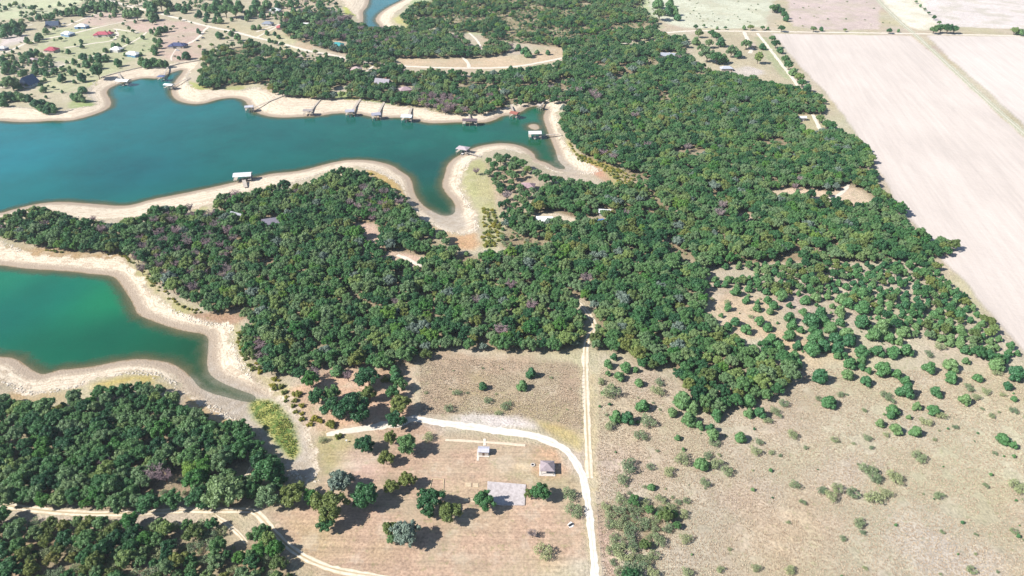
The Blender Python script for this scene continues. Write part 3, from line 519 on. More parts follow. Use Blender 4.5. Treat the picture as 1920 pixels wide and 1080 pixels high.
def crown(kind, seed):
    r = np.random.default_rng(seed); blobs = []
    if kind == 'oak':
        ex, ey, hz = r.uniform(.8, 1.15), r.uniform(.8, 1.15), r.uniform(2.6, 3.9); lean = r.uniform(-.5, .5, 2)
        for k in range(40):
            a = r.uniform(0, 2 * math.pi); e = math.asin(r.uniform(-.2, 1)); q = r.uniform(.5, .86) * (1 + .16 * math.sin(a * 3 + seed) + .1 * math.sin(a * 5 + 2 * seed))
            blobs.append((np.array([math.cos(a) * math.cos(e) * 4 * q * ex, math.sin(a) * math.cos(e) * 4 * q * ey, 4.1 + math.sin(e) * hz * q]) + [lean[0] * math.sin(e), lean[1] * math.sin(e), 0], r.uniform(.5, 1.15)))
        blobs.append((np.array([0, 0, 4.2]), 1.7)); per, sz, core = 75, (.26, .52), .76
    elif kind == 'cedar':
        for k in range(26):
            h = r.uniform(0, 1) ** 1.15; a = r.uniform(0, 2 * math.pi); rad = 2.15 * (1 - h) ** .5 * r.uniform(.5, .85)
            blobs.append((np.array([math.cos(a) * rad, math.sin(a) * rad, 1.0 + h * 2.7]), r.uniform(.55, .95) * (1.05 - .3 * h)))
        blobs.append((np.array([0, 0, 1.7]), 1.25)); blobs.append((np.array([0, 0, 2.8]), 1.0)); per, sz, core = 90, (.2, .4), .86
    elif kind == 'mesquite':
        for k in range(17):
            a = r.uniform(0, 2 * math.pi); rad = 2.5 * math.sqrt(r.uniform(0, 1))
            blobs.append((np.array([math.cos(a) * rad, math.sin(a) * rad, 1.6 + r.uniform(-.7, .9) * (1 - rad / 4)]), r.uniform(.45, .95)))
        per, sz, core = 85, (.18, .4), 0
    elif kind == 'bush':
        for k in range(12):
            a = r.uniform(0, 2 * math.pi); rad = 1.5 * math.sqrt(r.uniform(0, 1))
            blobs.append((np.array([math.cos(a) * rad, math.sin(a) * rad, .7 + r.uniform(-.2, .6)]), r.uniform(.5, .85)))
        per, sz, core = 70, (.16, .36), .75
    VV = []; FF = []; n = 0
    cen = np.array([b[0] for b in blobs]); rad = np.array([b[1] for b in blobs])
    for i, (c, br) in enumerate(blobs):
        m_ = int(per * (br / np.mean(rad)) ** 2 * .8) + 8
        d = r.normal(size=(m_, 3)); d[:, 2] += .35; d /= np.linalg.norm(d, axis=1)[:, None]
        p = c + d * br * r.uniform(.8, 1.16, (m_, 1))
        dist = np.linalg.norm(p[:, None] - cen[None], axis=2) / rad[None]; dist[:, i] = 9; ok = dist.min(1) > .82
        p, d = p[ok], d[ok]
        if kind == 'mesquite': p = p + r.normal(size=p.shape) * .15
        V, Fq = leafq(p, d + r.normal(size=d.shape) * .55, r.uniform(*sz, len(p)), r.uniform(.7, 1.1) if kind != 'mesquite' else .8, r)
        VV.append(V); FF += [list(q + n) for q in Fq]; n += len(V)
        if core:
            V, Fc = ico(c, br * core, r); VV.append(V); FF += [[j + n for j in q] for q in Fc]; n += len(V)
    return np.concatenate(VV), FF
def limbs(h, r0, spread, n, seed, twigs=0, fine=0):
    rr = random.Random(seed); b = MB(); b.tube((0, 0, -.4), (0, 0, h * .35), r0, r0 * .8)
    for k in range(n):
        a = 2 * math.pi * k / n + rr.uniform(-.3, .3); z0 = h * rr.uniform(.22, .36); p = Vector((0, 0, z0))
        q = Vector((math.cos(a) * spread * .45, math.sin(a) * spread * .45, h * rr.uniform(.5, .7))); e = Vector((math.cos(a + .2) * spread * .8, math.sin(a + .2) * spread * .8, h * rr.uniform(.75, 1)))
        b.tube(p, q, r0 * .55, r0 * .35, 5); b.tube(q, e, r0 * .35, r0 * .12, 5)
        for j in range(twigs):
            s0 = q.lerp(e, rr.uniform(0, .9)) if j % 2 else p.lerp(q, rr.uniform(.5, 1)); dv = Vector((rr.uniform(-1, 1), rr.uniform(-1, 1), rr.uniform(-.1, 1))).normalized() * spread * rr.uniform(.25, .55)
            b.tube(s0, s0 + dv, r0 * (.3 if fine else .16), r0 * (.14 if fine else .05), 3)
            for f_ in range(fine):
                s1 = s0 + dv * rr.uniform(.2, 1); d2 = Vector((rr.uniform(-1, 1), rr.uniform(-1, 1), rr.uniform(-.2, 1))).normalized() * spread * rr.uniform(.1, .25)
                b.tube(s1, s1 + d2, r0 * .26, r0 * .12, 3)
    return b
def leaf_mat(name, cols, tw=.35, patch=True, rough=.55):
    t = NT(name, rough, .35); oi = t.n('ObjectInfo'); tc = t.n('TexCoord').outputs['Object']
    pn = t.noise(oi.outputs['Location'], .018, 2)
    k = t.math('MULTIPLY_ADD', t.math('SUBTRACT', pn, .5), 1.6 if patch else .2, oi.outputs['Random'])
    cr = t.n('ValToRGB'); e = cr.color_ramp.elements; cr.color_ramp.interpolation = 'LINEAR'
    while len(e) < len(cols): e.new(.5)
    for i, (p, c) in enumerate(cols): e[i].position = p; e[i].color = (*[float(x) for x in alb(*c)], 1)
    t.l(k, cr.inputs[0]); nz = t.noise(tc, 1.1, 2); nf = t.noise(tc, 4.5, 2)
    f = t.math('MULTIPLY', t.rng(nz, .3, .7, .74, 1.28, False), t.rng(nf, .3, .7, .72, 1.3, False))
    c = t.scale(cr.outputs[0], f); t.base(c)
    tr = t.n('BsdfTranslucent'); t.l(t.scale(c, 1.1), tr.inputs[0]); mx = t.n('MixShader'); mx.inputs[0].default_value = tw
    out = t.t.nodes['Material Output']; t.l(t.b.outputs[0], mx.inputs[1]); t.l(tr.outputs[0], mx.inputs[2]); t.l(mx.outputs[0], out.inputs[0]); return t.m
ML = D(oak=leaf_mat('oak_leaves', [(0,(60,112,70)),(.3,(90,142,84)),(.55,(116,158,94)),(.8,(134,164,116)),(1,(152,176,102))]),
       olive=leaf_mat('turning_leaves', [(0,(112,138,80)),(.4,(132,150,84)),(.8,(150,162,88)),(1,(160,158,88))], patch=False),
       green=leaf_mat('fresh_leaves', [(0,(80,142,74)),(.6,(104,156,70)),(1,(140,176,78))], patch=False),
       cedar=leaf_mat('cedar_needles', [(0,(70,124,80)),(.5,(100,150,90)),(1,(132,166,106))], .2),
       mesquite=leaf_mat('mesquite_leaves', [(0,(134,158,120)),(.5,(160,178,130)),(1,(188,196,142))], .3, False),
       bush=leaf_mat('willow_leaves', [(0,(120,138,72)),(.5,(158,160,66)),(1,(186,176,72))], .3, False),
       grey=leaf_mat('silver_leaves', [(0,(126,146,130)),(1,(140,160,142))], .2, False))
BARK = plain('bark', alb(120, 104, 92)); BARKG = plain('grey_bark', alb(176, 160, 160)); TWIG = None
t = NT('bare_twigs', .9, .1); oi = t.n('ObjectInfo'); t.base(t.mix(oi.outputs['Random'], alb(176, 150, 154), alb(166, 152, 150))); TWIG = t.m
PROTO = {}
def proto(kind, i):
    if (kind, i) in PROTO: return PROTO[(kind, i)]
    shape = D(oak='oak', olive='oak', green='oak', grey='oak', cedar='cedar', mesquite='mesquite', bush='bush', bare='bare')[kind]
    seed = D(oak=100, olive=200, green=300, grey=350, cedar=400, mesquite=500, bush=600, bare=700)[kind] + i
    if shape == 'bare':
        cb = limbs(6.4, .24, 3.2, 9, seed, 12, 8); V, Fc = cb.v, cb.f; cm = TWIG; tb = MB(); tb.tube((0, 0, -.4), (0, 0, 2.4), .26, .2)
    else:
        V, Fc = crown(shape, seed); cm = ML[kind]
        tb = D(oak=lambda: limbs(6.2, .26, 3.0, 6, seed), cedar=lambda: limbs(4.0, .16, .9, 4, seed), mesquite=lambda: limbs(2.6, .11, 2.6, 7, seed, 4), bush=lambda: limbs(1.1, .07, 1.2, 5, seed))[shape]()
    bk = BARKG if shape == 'mesquite' else BARK
    c = mesh_np(kind + '_crown', V, Fc, cm); tk = mesh_np(kind + '_trunk', tb.v, tb.f, bk)
    V = np.asarray(V); n = len(V); full = mesh_np(kind + '_whole', np.concatenate([V, np.array(tb.v)]), list(Fc) + [[j + n for j in q] for q in tb.f], [cm, bk], [0] * len(Fc) + [1] * len(tb.f))
    PROTO[(kind, i)] = (c, tk, full); return PROTO[(kind, i)]
NP = D(oak=6, olive=3, green=2, grey=1, cedar=5, mesquite=4, bush=3, bare=3)
BR = D(oak=4.0, olive=4.0, green=4.0, grey=4.0, cedar=2.35, mesquite=3.1, bush=2.1, bare=3.4)      # prototype crown radius
MIDH = D(oak=4.6, olive=4.6, green=4.6, grey=4.6, cedar=2.4, mesquite=1.5, bush=.9, bare=4.2)       # crown middle above the ground at scale 1

# trees that stand on their own: kind, photo x, y of the crown's middle, crown radius in photo pixels
CEDARS = [(1151,668,7),(1140,680,9),(1174,685,11),(1192,692,6),(1161,702,10),(1140,699,5),(1199,715,8),(996,698,10),(979,720,10),(1206,757,13),(1155,779,11),(1177,782,12),(1261,771,9),(1292,782,14),(1312,796,8),(1332,802,9),(1282,747,17),(1405,772,9),(1425,772,11),(1405,747,12),(1300,760,12),(1345,775,11),
 (1467,551,11),(1511,560,9),(1531,554,9),(1579,559,10),(1591,566,11),(1619,547,13),(1452,571,8),(1445,582,7),(1507,582,8),(1481,594,10),(1522,597,14),(1540,585,12),(1576,582,11),(1620,572,14),(1547,601,9),(1487,607,10),(1502,617,7),(1576,602,8),(1560,612,12),(1525,617,9),(1534,627,14),(1590,622,13),(1592,635,12),(1567,632,11),(1620,600,14),(1655,610,14),(1640,625,13),(1669,632,10),(1687,637,8),(1695,621,11),(1447,632,11),(1481,627,11),(1461,645,10),(1496,646,9),(1525,650,14),(1547,645,12),(1572,650,11),(1490,665,8),(1572,665,7),(1584,666,6),(1617,655,13),(1647,655,12),(1677,656,13),(1701,654,12),(1596,679,11),(1617,674,8),(1616,686,7),(1629,694,6),(1496,680,9),(1540,702,14),(1590,700,10),(1625,712,10),(1657,690,14),(1682,699,10),(1700,711,9),(1744,687,11),(1785,681,13),(1812,675,7),(1784,705,11),(1835,706,8),(1907,697,15),(1700,730,14),(1756,731,11),(1810,747,11),(1890,722,8),(1557,750,13),(1902,747,5),(1675,765,11),(1672,777,8),(1720,760,8),(1752,766,11),(1651,792,8),(1681,801,11),(1719,807,11),(1705,781,5),(1873,680,13),(1390,818,10),(1337,812,12),(1316,867,12),(1222,911,7),(1271,819,6),(1882,819,11),(1900,834,7),(632,692,12),(740,693,10),(742,705,12),(905,722,8),(1414,655,12),(1430,668,11),(1380,545,9),(1400,560,8),(1365,575,7),(1380,600,9),(1400,615,10),(1425,600,9),(1440,560,8),(1420,575,8),(1365,610,9),(1440,610,9)]
MESQ = [(1145,737,17),(1212,790,16),(1125,717,8),(1146,800,11),(1232,735,12),(1237,717,9),(1765,781,9),(1735,790,11),(1200,818,12),(1277,861,15),(1182,874,17),(1257,885,12),(1169,899,12),(1345,872,13),(1362,884,11),(1340,830,10),(1415,847,11),(1322,905,10),(1328,855,9),(1220,876,8),(1422,829,8),(1285,1010,12),(1235,1015,13),(1227,1042,10),(1172,1037,19),(1200,1070,20),(1185,1000,16),(1160,985,14),(1182,1066,15),(1417,1065,9),(1287,1075,11),(1352,1069,8),
 (1485,817,10),(1565,825,7),(1625,822,8),(1662,816,6),(1630,885,17),(1640,898,12),(1677,897,15),(1722,857,13),(1490,910,10),(1570,917,11),(1600,926,12),(1640,935,16),(1660,925,12),(1560,932,13),(1540,920,9),(1612,982,11),(1617,999,6),(1505,943,7),(1762,931,10),(1905,913,14),(1480,1070,10),(1580,1010,6),(1848,912,6),(1767,997,5),(1902,996,7),(1822,1070,9),(1622,1066,5),(1635,840,5),(1447,849,6),(1600,832,4),(1752,824,4),(1865,850,5),(1511,840,5),(1018,1035,17),(1066,929,14),(1075,957,16),(842,767,9),(947,762,9),(915,752,8),(857,737,8),(935,775,7),(955,757,7),(802,821,11),(605,825,8),(1850,735,9),(1815,728,10),(1830,745,8),(1760,650,10),(1740,665,9),(1660,742,10),(1670,752,8),(1452,770,9),(1470,757,9),(1440,790,8),(1460,780,7),(1535,748,6),(1575,740,7),(1900,770,8),(1860,780,6),(1790,800,6),(1620,770,5),(1880,740,6),(1870,700,8)]
BUSHES = [(620,797,10),(557,738,9),(587,785,8),(635,818,7),(600,790,6),(565,760,6),(721,712,8)]
OAKS = [('oak',682,832,16),('olive',732,822,12),('oak',760,832,19),('olive',724,859,13),('olive',735,912,13),('olive',764,900,14),('oak',682,927,25),('grey',636,900,20),('olive',618,950,26),('oak',612,982,14),('oak',805,938,21),('oak',802,960,12),('olive',843,958,19),('oak',909,937,19),('grey',762,998,22),('olive',730,990,12),('oak',733,1012,9),('oak',508,883,26),('oak',503,928,21),('olive',548,922,22),('green',582,930,14),('oak',487,862,15),('oak',1010,922,16),('olive',992,925,9),('oak',422,922,32),
 ('green',581,713,14),('oak',595,742,15),('oak',622,737,14),('oak',627,762,19),('oak',665,765,26),('olive',692,740,13),('oak',676,742,10),('oak',690,702,20),('oak',752,722,11),('oak',735,737,12),('olive',752,757,19),('oak',742,785,16),('oak',560,700,12),('oak',540,690,12),('oak',525,905,14)]
BARES = [(587,700,12),(652,705,10),(998,1000,9),(190,430,9),(265,505,10),(300,480,11),(330,470,9),(420,480,9),(310,405,9),(325,412,10),(290,415,9),(355,390,8),(440,365,10),(430,375,8),(700,370,9),(690,385,8),(560,360,8),(485,650,13),(492,668,12),(480,640,9),(190,92,0),(620,40,9),(640,35,9),(600,45,8),(655,32,8),(810,180,9),(825,190,9),(845,200,10),(835,205,8),(870,205,8),(1112,175,9),(1120,182,9),(1085,170,8),(1190,215,8),(1355,385,9),(1350,400,10),(1215,270,8),(1290,275,8),(1130,285,9),(1150,295,8),(1175,400,8),(365,340,0),(290,888,16),(310,895,14),(960,480,0),(190,1015,0),(1500,335,7),(1490,350,6),(893,320,7),(175,410,6),(1655,660,7)]
VILLAGE = [(10,50,10),(25,45,10),(40,45,9),(30,58,8),(5,62,8),(58,35,4),(72,32,6),(88,30,6),(97,28,7),(105,20,6),(115,24,6),(128,20,8),(140,18,9),(152,22,8),(160,14,8),(172,8,10),(182,10,9),(195,10,9),(205,7,6),(212,8,6),(205,17,5),(215,20,6),(214,26,5),(190,27,4),(238,23,9),(255,25,11),(278,25,6),(285,30,8),(293,30,6),(283,12,10),(275,8,8),(300,5,12),(312,5,10),(318,14,6),(335,10,8),(345,18,6),(354,12,6),(312,23,5),(373,24,6),(384,12,7),(392,17,6),(388,28,6),(385,36,5),(400,15,8),(405,5,10),(407,25,6),(403,37,6),(413,37,6),(422,18,12),(425,6,9),(440,20,12),(448,10,10),(465,25,8),(472,15,8),(475,22,7),(480,8,10),(434,35,4),(462,34,5),(368,29,4),(475,50,5),(300,53,7),(310,53,6),(295,60,7),(283,58,5),(290,75,5),(300,75,5),(297,84,6),(288,90,7),(291,97,6),(267,69,4),(372,58,5),(410,63,8),(433,62,5),(445,68,7),(152,77,4),(153,86,4),(127,95,5),(58,95,5),(68,98,7),(55,103,8),(42,110,7),(48,103,6),(5,110,8),(12,120,8),(25,125,5),(8,130,8),(30,118,6),(155,105,7),(138,114,6),(170,110,6),(185,105,9),(195,108,7),(160,117,8),(183,120,8),(183,135,11),(152,143,9),(220,115,8),(66,130,8),(80,132,7),(87,138,6),(80,117,8),(65,122,6),(85,57,6),(72,66,7),(88,110,5),(100,133,6),(105,130,5),(115,145,8),(133,135,6),(40,137,7),(20,155,12),(10,150,9),(30,158,9),(153,165,8),(80,167,6),(145,180,9),(152,182,8),(138,180,8),(8,180,10),(20,180,9),(32,178,9),(40,180,9),(53,182,7),(5,192,8),(65,192,10),(78,190,9),(92,195,9),(75,200,8),(88,203,9),(100,203,8),(265,114,9),(275,117,9),(288,114,10),(300,117,8),(310,119,6),(230,75,4),(240,78,4),(213,84,6),(222,85,5),(197,93,5),(348,102,8),(335,108,4),(50,75,6),(70,72,6),
 (492,28,7),(500,60,5),(486,50,5),(505,75,4),(522,68,4),(540,30,9),(550,20,8),(515,62,4),(560,60,8),(548,50,9),(500,5,9),(520,8,7),(545,5,8),(600,5,9),(490,15,7),(430,5,8),(637,20,5),(560,35,8),(575,30,9),(590,35,9),
 (972,87,7),(985,95,9),(992,100,7),(1007,97,5),(1027,97,5),(1068,88,6),(958,128,6),(1237,25,11),(1252,19,9),(1264,18,9),(1271,30,7),(1235,3,10),(1257,3,8),(1395,51,4),(1407,51,5),(1430,52,4),(1345,52,3),(1305,50,4),(1450,15,7),(1458,14,7),(1465,20,6),(1470,27,7),(1475,33,6),(1466,53,6),(1526,54,5),(1540,54,4),(1668,57,5),(1585,56,3),(1685,57,3),(1752,55,7),(1765,53,8),(1778,52,9),(1790,55,7),(1903,57,7),(1915,58,7),(1320,48,3),(1360,52,3),(1440,53,3),
 (1327,102,12),(1345,107,11),(1357,107,10),(1372,95,10),(1317,90,8),(1352,77,9),(1400,82,9),(1422,107,10),(1385,100,8),(1310,62,7),(1335,62,7),(1305,75,8),(1330,80,8),(1345,68,7),(1430,85,7),(1448,72,6),(1455,82,7),(1463,92,7),(1472,110,7),(1480,122,8),(1488,132,8),(1497,145,8),(1505,155,8),(1515,163,8),(1538,222,8),(1550,232,8),(1560,242,8),(1484,232,8),(1495,228,6),(1505,240,8),(1525,345,9),(1718,3,3),(1726,10,3),(1734,17,3),(1742,24,3),(1752,33,4),(1762,42,4),(1520,365,9),(1495,362,7),(1555,362,6)]

plants = []     # kind, x, y, z, scale, rz, explicit?, place
def put(kind, px, py, rpx, where, ex=True):
    rm = rpx * (1.2 if kind in ('oak', 'olive', 'green', 'grey', 'cedar') and where != 'village' else 1.12) / pxm(py); sc = rm / BR[kind]; zs = .92 if kind not in ('cedar', 'mesquite') else 1.0 if kind == 'cedar' else .8
    mid = MIDH[kind] * sc * zs; g = G3([(px, py)], mid)[0]
    plants.append([kind, g[0], g[1], g[2], sc, random.uniform(0, 6.28), ex, where])
for a in CEDARS: put('cedar', *a, 'dry grass')
for a in MESQ: put('mesquite', *a, 'dry grass')
for a in BUSHES: put('bush', *a, 'shore')
for k_, a, b, c in OAKS: put(k_, a, b, c, 'park')
for a in BARES:
    if a[2]: put('bare', *a, 'wood')
for i, a in enumerate(VILLAGE): put('oak' if (a[0] > 1290 and i % 3) or a[2] >= 11 or 1745 < a[0] < 1800 else 'cedar', *a, 'village')
PX = [[p[1], p[2]] for p in plants]
# occupancy hash so that trees keep their distance
cell = {}
def occ(x, y, d):
    i, j = int(x // 8), int(y // 8)
    for a in (i - 1, i, i + 1):
        for b in (j - 1, j, j + 1):
            for (u, v, e) in cell.get((a, b), ()):
                if (u - x) ** 2 + (v - y) ** 2 < (d * .5 + e * .5) ** 2: return True
    return False
def mark(x, y, e): cell.setdefault((int(x // 8), int(y // 8)), []).append((x, y, e))
for p in plants: mark(p[1], p[2], BR[p[0]] * p[4] * 1.15)
TRACKS = [(G([(1097,670),(1098,645),(1106,628),(1116,614),(1110,598),(1096,578),(1078,562)]), 3.2)]
for W in sorted(WOODS, key=lambda w_: 0 if 'bare' in w_['mix'] and len(w_['mix']) == 1 else 1):
    dn = .84 if W['k'] not in ('E2', 'G2', 'C2', 'C3', 'D2') else 1.0
    poly = W['poly']; lo = poly.min(0); hi = poly.max(0); s = W['s'] * dn; q = s * .34
    gx, gy = np.meshgrid(np.arange(lo[0], hi[0], q), np.arange(lo[1], hi[1], q)); cand = np.column_stack([gx.ravel(), gy.ravel()]); cand += rng.uniform(-q / 2, q / 2, cand.shape); rng.shuffle(cand)
    cand = cand[inside(cand, poly)]
    for g in GAPW: cand = cand[sdf(cand, g, 6) > 1.0]
    for ln, dd in TRACKS: cand = cand[segdist(cand, ln, 10) > dd]
    cw = wdist(cand); cand = cand[cw > 4]
    keys = list(W['mix']); wt = np.array([W['mix'][k] for k in keys], float); wt /= wt.sum()
    cand = cand[fbm(cand[:, 0], cand[:, 1], 26, 3, 57) > W.get('gate', -1)]; cn = fbm(cand[:, 0], cand[:, 1], 38, 3, 91); zc = height(cand)
    for (x, y), v, z in zip(cand, cn, zc):
        rr = random.uniform(*W['r'])
        if occ(x, y, s * (rr / np.mean(W['r']))): continue
        mark(x, y, 4.4 if len(keys) == 1 else s * (rr / np.mean(W['r']))); k_ = keys[rng.choice(len(keys), p=wt)]
        if k_ == 'olive' and v < .5 and random.random() < .6: k_ = keys[0]
        rr *= random.uniform(.85, 1.36)
        if k_ == 'cedar': rr *= .85
        if k_ == 'mesquite' : rr *= .9
        plants.append([k_, x, y, z, rr / BR[k_], random.uniform(0, 6.28), False, W['where']])
for W in WOODS:
    if W['k'] not in ('A', 'B', 'C', 'D', 'E', 'F', 'F2', 'H', 'H2'): continue
    poly = W['poly']; n = int(abs(sum(poly[i][0] * poly[i - 1][1] - poly[i - 1][0] * poly[i][1] for i in range(len(poly)))) / 2 / 34); cand = rng.uniform(poly.min(0), poly.max(0), (n * 3, 2)); cand = cand[inside(cand, poly)][:n]
    for g in GAPW: cand = cand[sdf(cand, g, 6) > .5]
    for ln, dd in TRACKS: cand = cand[segdist(cand, ln, 10) > 2.5]
    cand = cand[wdist(cand) > 5]
    for (x, y), z in zip(cand, height(cand)):
        if occ(x, y, 1.6): continue
        rr = random.uniform(1.0, 2.3); mark(x, y, 1.8); k_ = random.choice(('cedar', 'oak', 'mesquite', 'mesquite', 'olive')); plants.append([k_, x, y, z, rr / BR[k_], random.uniform(0, 6.28), False, W['where']])
# low yellow scrub along the tops of the beaches
SPOT = ['on the spit between the two waters', 'along the beach of the green cove', 'beside the inlet right of the upper lake', 'left of the central wood by the creek', 'on the orange strip of the peninsula', 'at the end of the narrow arm', 'beside the muddy creek', 'between lower left wood and creek bed', 'at the peninsula tip', 'by the dirt track']
SCRUB = [([(80,468),(130,462),(180,468),(225,468),(250,490),(262,500),(225,478),(170,474),(110,472)], 2.4), ([(255,490),(280,520),(310,545),(345,572),(375,582),(430,578),(420,586),(370,588),(320,562),(285,535)], 2.8),
         ([(1062,258),(1080,285),(1110,300),(1150,312),(1190,322),(1190,355),(1165,345),(1125,312),(1085,300)], 3.0), ([(440,618),(452,625),(458,655),(490,692),(530,712),(515,712),(475,695),(448,660)], 3.2),
         ([(690,322),(720,340),(745,365),(765,388),(750,372),(720,350)], 3.5), ([(905,390),(930,395),(945,430),(930,462),(905,462)], 3.8), ([(500,715),(545,730),(565,770),(590,800),(560,785),(530,745)], 3.6),
         ([(355,765),(400,785),(450,800),(490,835),(530,880),(500,860),(440,812),(390,795)], 4.5), ([(50,395),(95,392),(110,400),(90,405)], 4.0), ([(1130,650),(1135,655),(1130,660)], 3.0)]
for (px, s), where in zip(SCRUB, SPOT):
    poly = G(px, .8); lo = poly.min(0); hi = poly.max(0); q = s * .5
    gx, gy = np.meshgrid(np.arange(lo[0], hi[0], q), np.arange(lo[1], hi[1], q)); cand = np.column_stack([gx.ravel(), gy.ravel()]) + rng.uniform(-q / 2, q / 2, (gx.size, 2)); rng.shuffle(cand); cand = cand[inside(cand, poly)]
    for (x, y), z in zip(cand, height(cand)):
        if occ(x, y, s * .8): continue
        mark(x, y, s * .8); plants.append(['bush', x, y, z, random.uniform(.6, 1.25) * s / 4.2, random.uniform(0, 6.28), False, where])
# small weeds and seedlings in the dry prairie
for px, n, kk in [([(1120,690),(1500,720),(2000,720),(2000,1100),(1300,1100),(1250,960),(1130,910)], 95, ('mesquite', 'mesquite', 'cedar')), ([(790,690),(1085,690),(1085,800),(800,770)], 14, ('mesquite',)), ([(1240,-15),(1470,-15),(1475,50),(1290,52)], 60, ('mesquite',)),
                  ([(0,20),(480,40),(470,70),(380,100),(200,130),(100,180),(0,190)], 150, ('cedar', 'mesquite', 'oak')), ([(0,100),(210,100),(230,130),(180,145),(150,175),(0,200)], 90, ('cedar', 'oak')), ([(800,0),(1230,0),(1230,50),(900,60)], 200, ('mesquite', 'cedar', 'bush')), ([(1480,0),(1620,0),(1680,50),(1490,50)], 20, ('mesquite',)),
                  ([(1350,560),(1600,560),(1700,640),(1440,690)], 50, ('mesquite', 'cedar')), ([(-900,-100),(0,-20),(0,190),(-900,180)], 250, ('cedar', 'oak')), ([(-900,-200),(1240,-200),(1240,-15),(-900,-15)], 900, ('cedar', 'oak')), ([(1240,-300),(2800,-300),(2800,-20),(1240,-20)], 150, ('oak', 'mesquite')),
                  ([(1850,700),(2400,900),(2400,1400),(1950,1400)], 90, ('cedar', 'mesquite')), ([(-700,960),(-130,960),(-100,1300),(-600,1300)], 160, ('oak',)), ([(-700,760),(-130,790),(-130,930),(-700,920)], 200, ('oak',))]:
    poly = G(px, 0); lo = poly.min(0); hi = poly.max(0); cand = rng.uniform(lo, hi, (n * 4, 2)); cand = cand[inside(cand, poly)][:n]; cand = cand[wdist(cand) > 5]
    for (x, y), z in zip(cand, height(cand)):
        k_ = random.choice(kk); rr = random.uniform(.35, 1.1) if y < 620 else random.uniform(1.2, 3.2) * (1 if k_ != 'mesquite' else .6)
        if x < -330 and y < 620: rr = random.uniform(3, 4)
        if occ(x, y, rr * 2): continue
        mark(x, y, rr * 2); plants.append([k_, x, y, z, rr / BR[k_], random.uniform(0, 6.28), False, 'dry grass'])
#PLANTS_DONE
# ------------------------------------------------------------------ plants become objects: the largest in view one by one, the rest as stuff
def to_px(x, y, z):
    dx, dy, dz = x, y, z - CAMH; f = dy * cp - dz * sp; u = dx / f * FPX + 960; v = 540 - (dy * sp + dz * cp) / f * FPX; return u, v, f
NAMES = D(oak='oak_tree', olive='oak_tree', green='oak_tree', grey='oak_tree', cedar='cedar_tree', mesquite='mesquite_bush', bush='willow_bush', bare='bare_tree')
CATS = D(oak='tree', olive='tree', green='tree', grey='tree', cedar='cedar', mesquite='bush', bush='bush', bare='bare tree')
LOOK = D(oak='dark green round-crowned oak', olive='yellowing olive green oak', green='fresh bright green oak', grey='silvery grey-green oak', cedar='dense dark green cedar', mesquite='pale airy mesquite bush', bush='low yellow-green bush', bare='leafless purple-grey tree')
LM = [('the hip-roofed pavilion',1026,872),('the small park shed',907,843),('the concrete court',950,925),('the left end of the concrete walk',838,825),('the four small pads beside the court',880,925),('the bend of the lower left track',500,985),
      ('the tip of the muddy creek bed',575,895),('the green cove beach tip',270,705),('the left edge above the track',10,900),('the left end of the beach',20,745),('the middle of the lower left track',280,955),('the yellow-green weed bed',515,800),('the left end of the gravel spur',612,815),('the start of the gravel spur',770,785),('the black slab on the white pad',1070,985),('the track gap in the wood',1100,650),
      ('the middle of the straight dirt track',1100,740),('the bend of the white gravel road',1088,880),('the brushy clump right of the gravel road',1200,960),('the southern tip of the large wood',1345,775),('the right-hand lobe of the large wood',1490,700),
      ('the lower edge of the cedar brake',1790,655),('the middle of the grassy glade',1540,590),('the left end of the glade',1350,570),('the thin farm track through the brake',1670,605),('the right edge of the photo',1915,780),('the bottom right corner of the photo',1910,1070),
      ('the middle of the bottom edge',1420,1075),('the low line of pale bushes',1620,920),('the bare middle of the prairie',1560,830),('the red house with the long roof',197,62),('the small red-roofed house',97,92),('the navy roofed house',333,83),
      ('the long white house',233,98),('the steep dark A-frame house',55,152),('the dark blue-roofed house far left',100,45),('the white boathouse by the seawall',231,152),('the crossroads above the village',237,11),('the road fork right of the village',412,54),('the red-roofed house near the wood',528,50),
      ('the far channel',700,30),('the top of the pale yellow field',1700,10),('the far field corner',1735,62),('the long driveway by the ploughed field',1480,130),('the grey house in the north wood',1250,102),('the county road where it meets the fields',1440,58),('the yellow far field',1680,20),('the far dotted pasture',1350,20),
      ('the clearing near the ploughed field',1560,360),('the small opening at the wood edge',1530,232),('the far left seawall',75,206),('the pink lot left of the village',20,78),('the tan meadow by the county road',1010,98),('the orange tip of the narrow inlet',1120,325),('the muddy end of the narrow arm',850,400)]
ORD = ['nearest','second nearest','third nearest','fourth nearest','fifth nearest','sixth nearest','seventh nearest','eighth nearest','ninth nearest','tenth nearest','eleventh nearest','twelfth nearest','thirteenth nearest','fourteenth nearest','fifteenth nearest','sixteenth nearest']
SHORT = D(oak='dark oak', olive='yellowing oak', green='bright green oak', grey='silvery oak', cedar='cedar', mesquite='pale mesquite bush', bush='yellow-green bush', bare='leafless tree')
def mklab(sz, p, k, j, dr):
    L = ('%s %s %s %s %s' % (sz, SHORT[p[0]], ORD[k] if k < len(ORD) else 'far out', dr, LM[j][0])).split()
    return ' '.join(L[:16])
rec = []
for p in plants:
    u, v, f = to_px(p[1], p[2], p[3] + MIDH[p[0]] * p[4]); rpx = BR[p[0]] * p[4] * FPX / f
    vis = -rpx * .7 < u < 1920 + rpx * .7 and -rpx * .7 < v < 1080 + rpx * .7 and f > 0
    rec.append((rpx if vis else -1, u, v, p))
byname = {}
for r_ in rec: byname.setdefault(NAMES[r_[3][0]], []).append(r_)
rest = {}; singles = []
for nm, L in byname.items():
    L.sort(key=lambda a: -a[0] - (100 if a[3][6] and a[0] > 0 and a[2] > 560 else 0))
    for i, r_ in enumerate(L):
        if i < 295 and r_[0] > 0: singles.append((nm, r_))
        else: rest.setdefault(nm, []).append(r_[3])
lmcount = {}; named = []
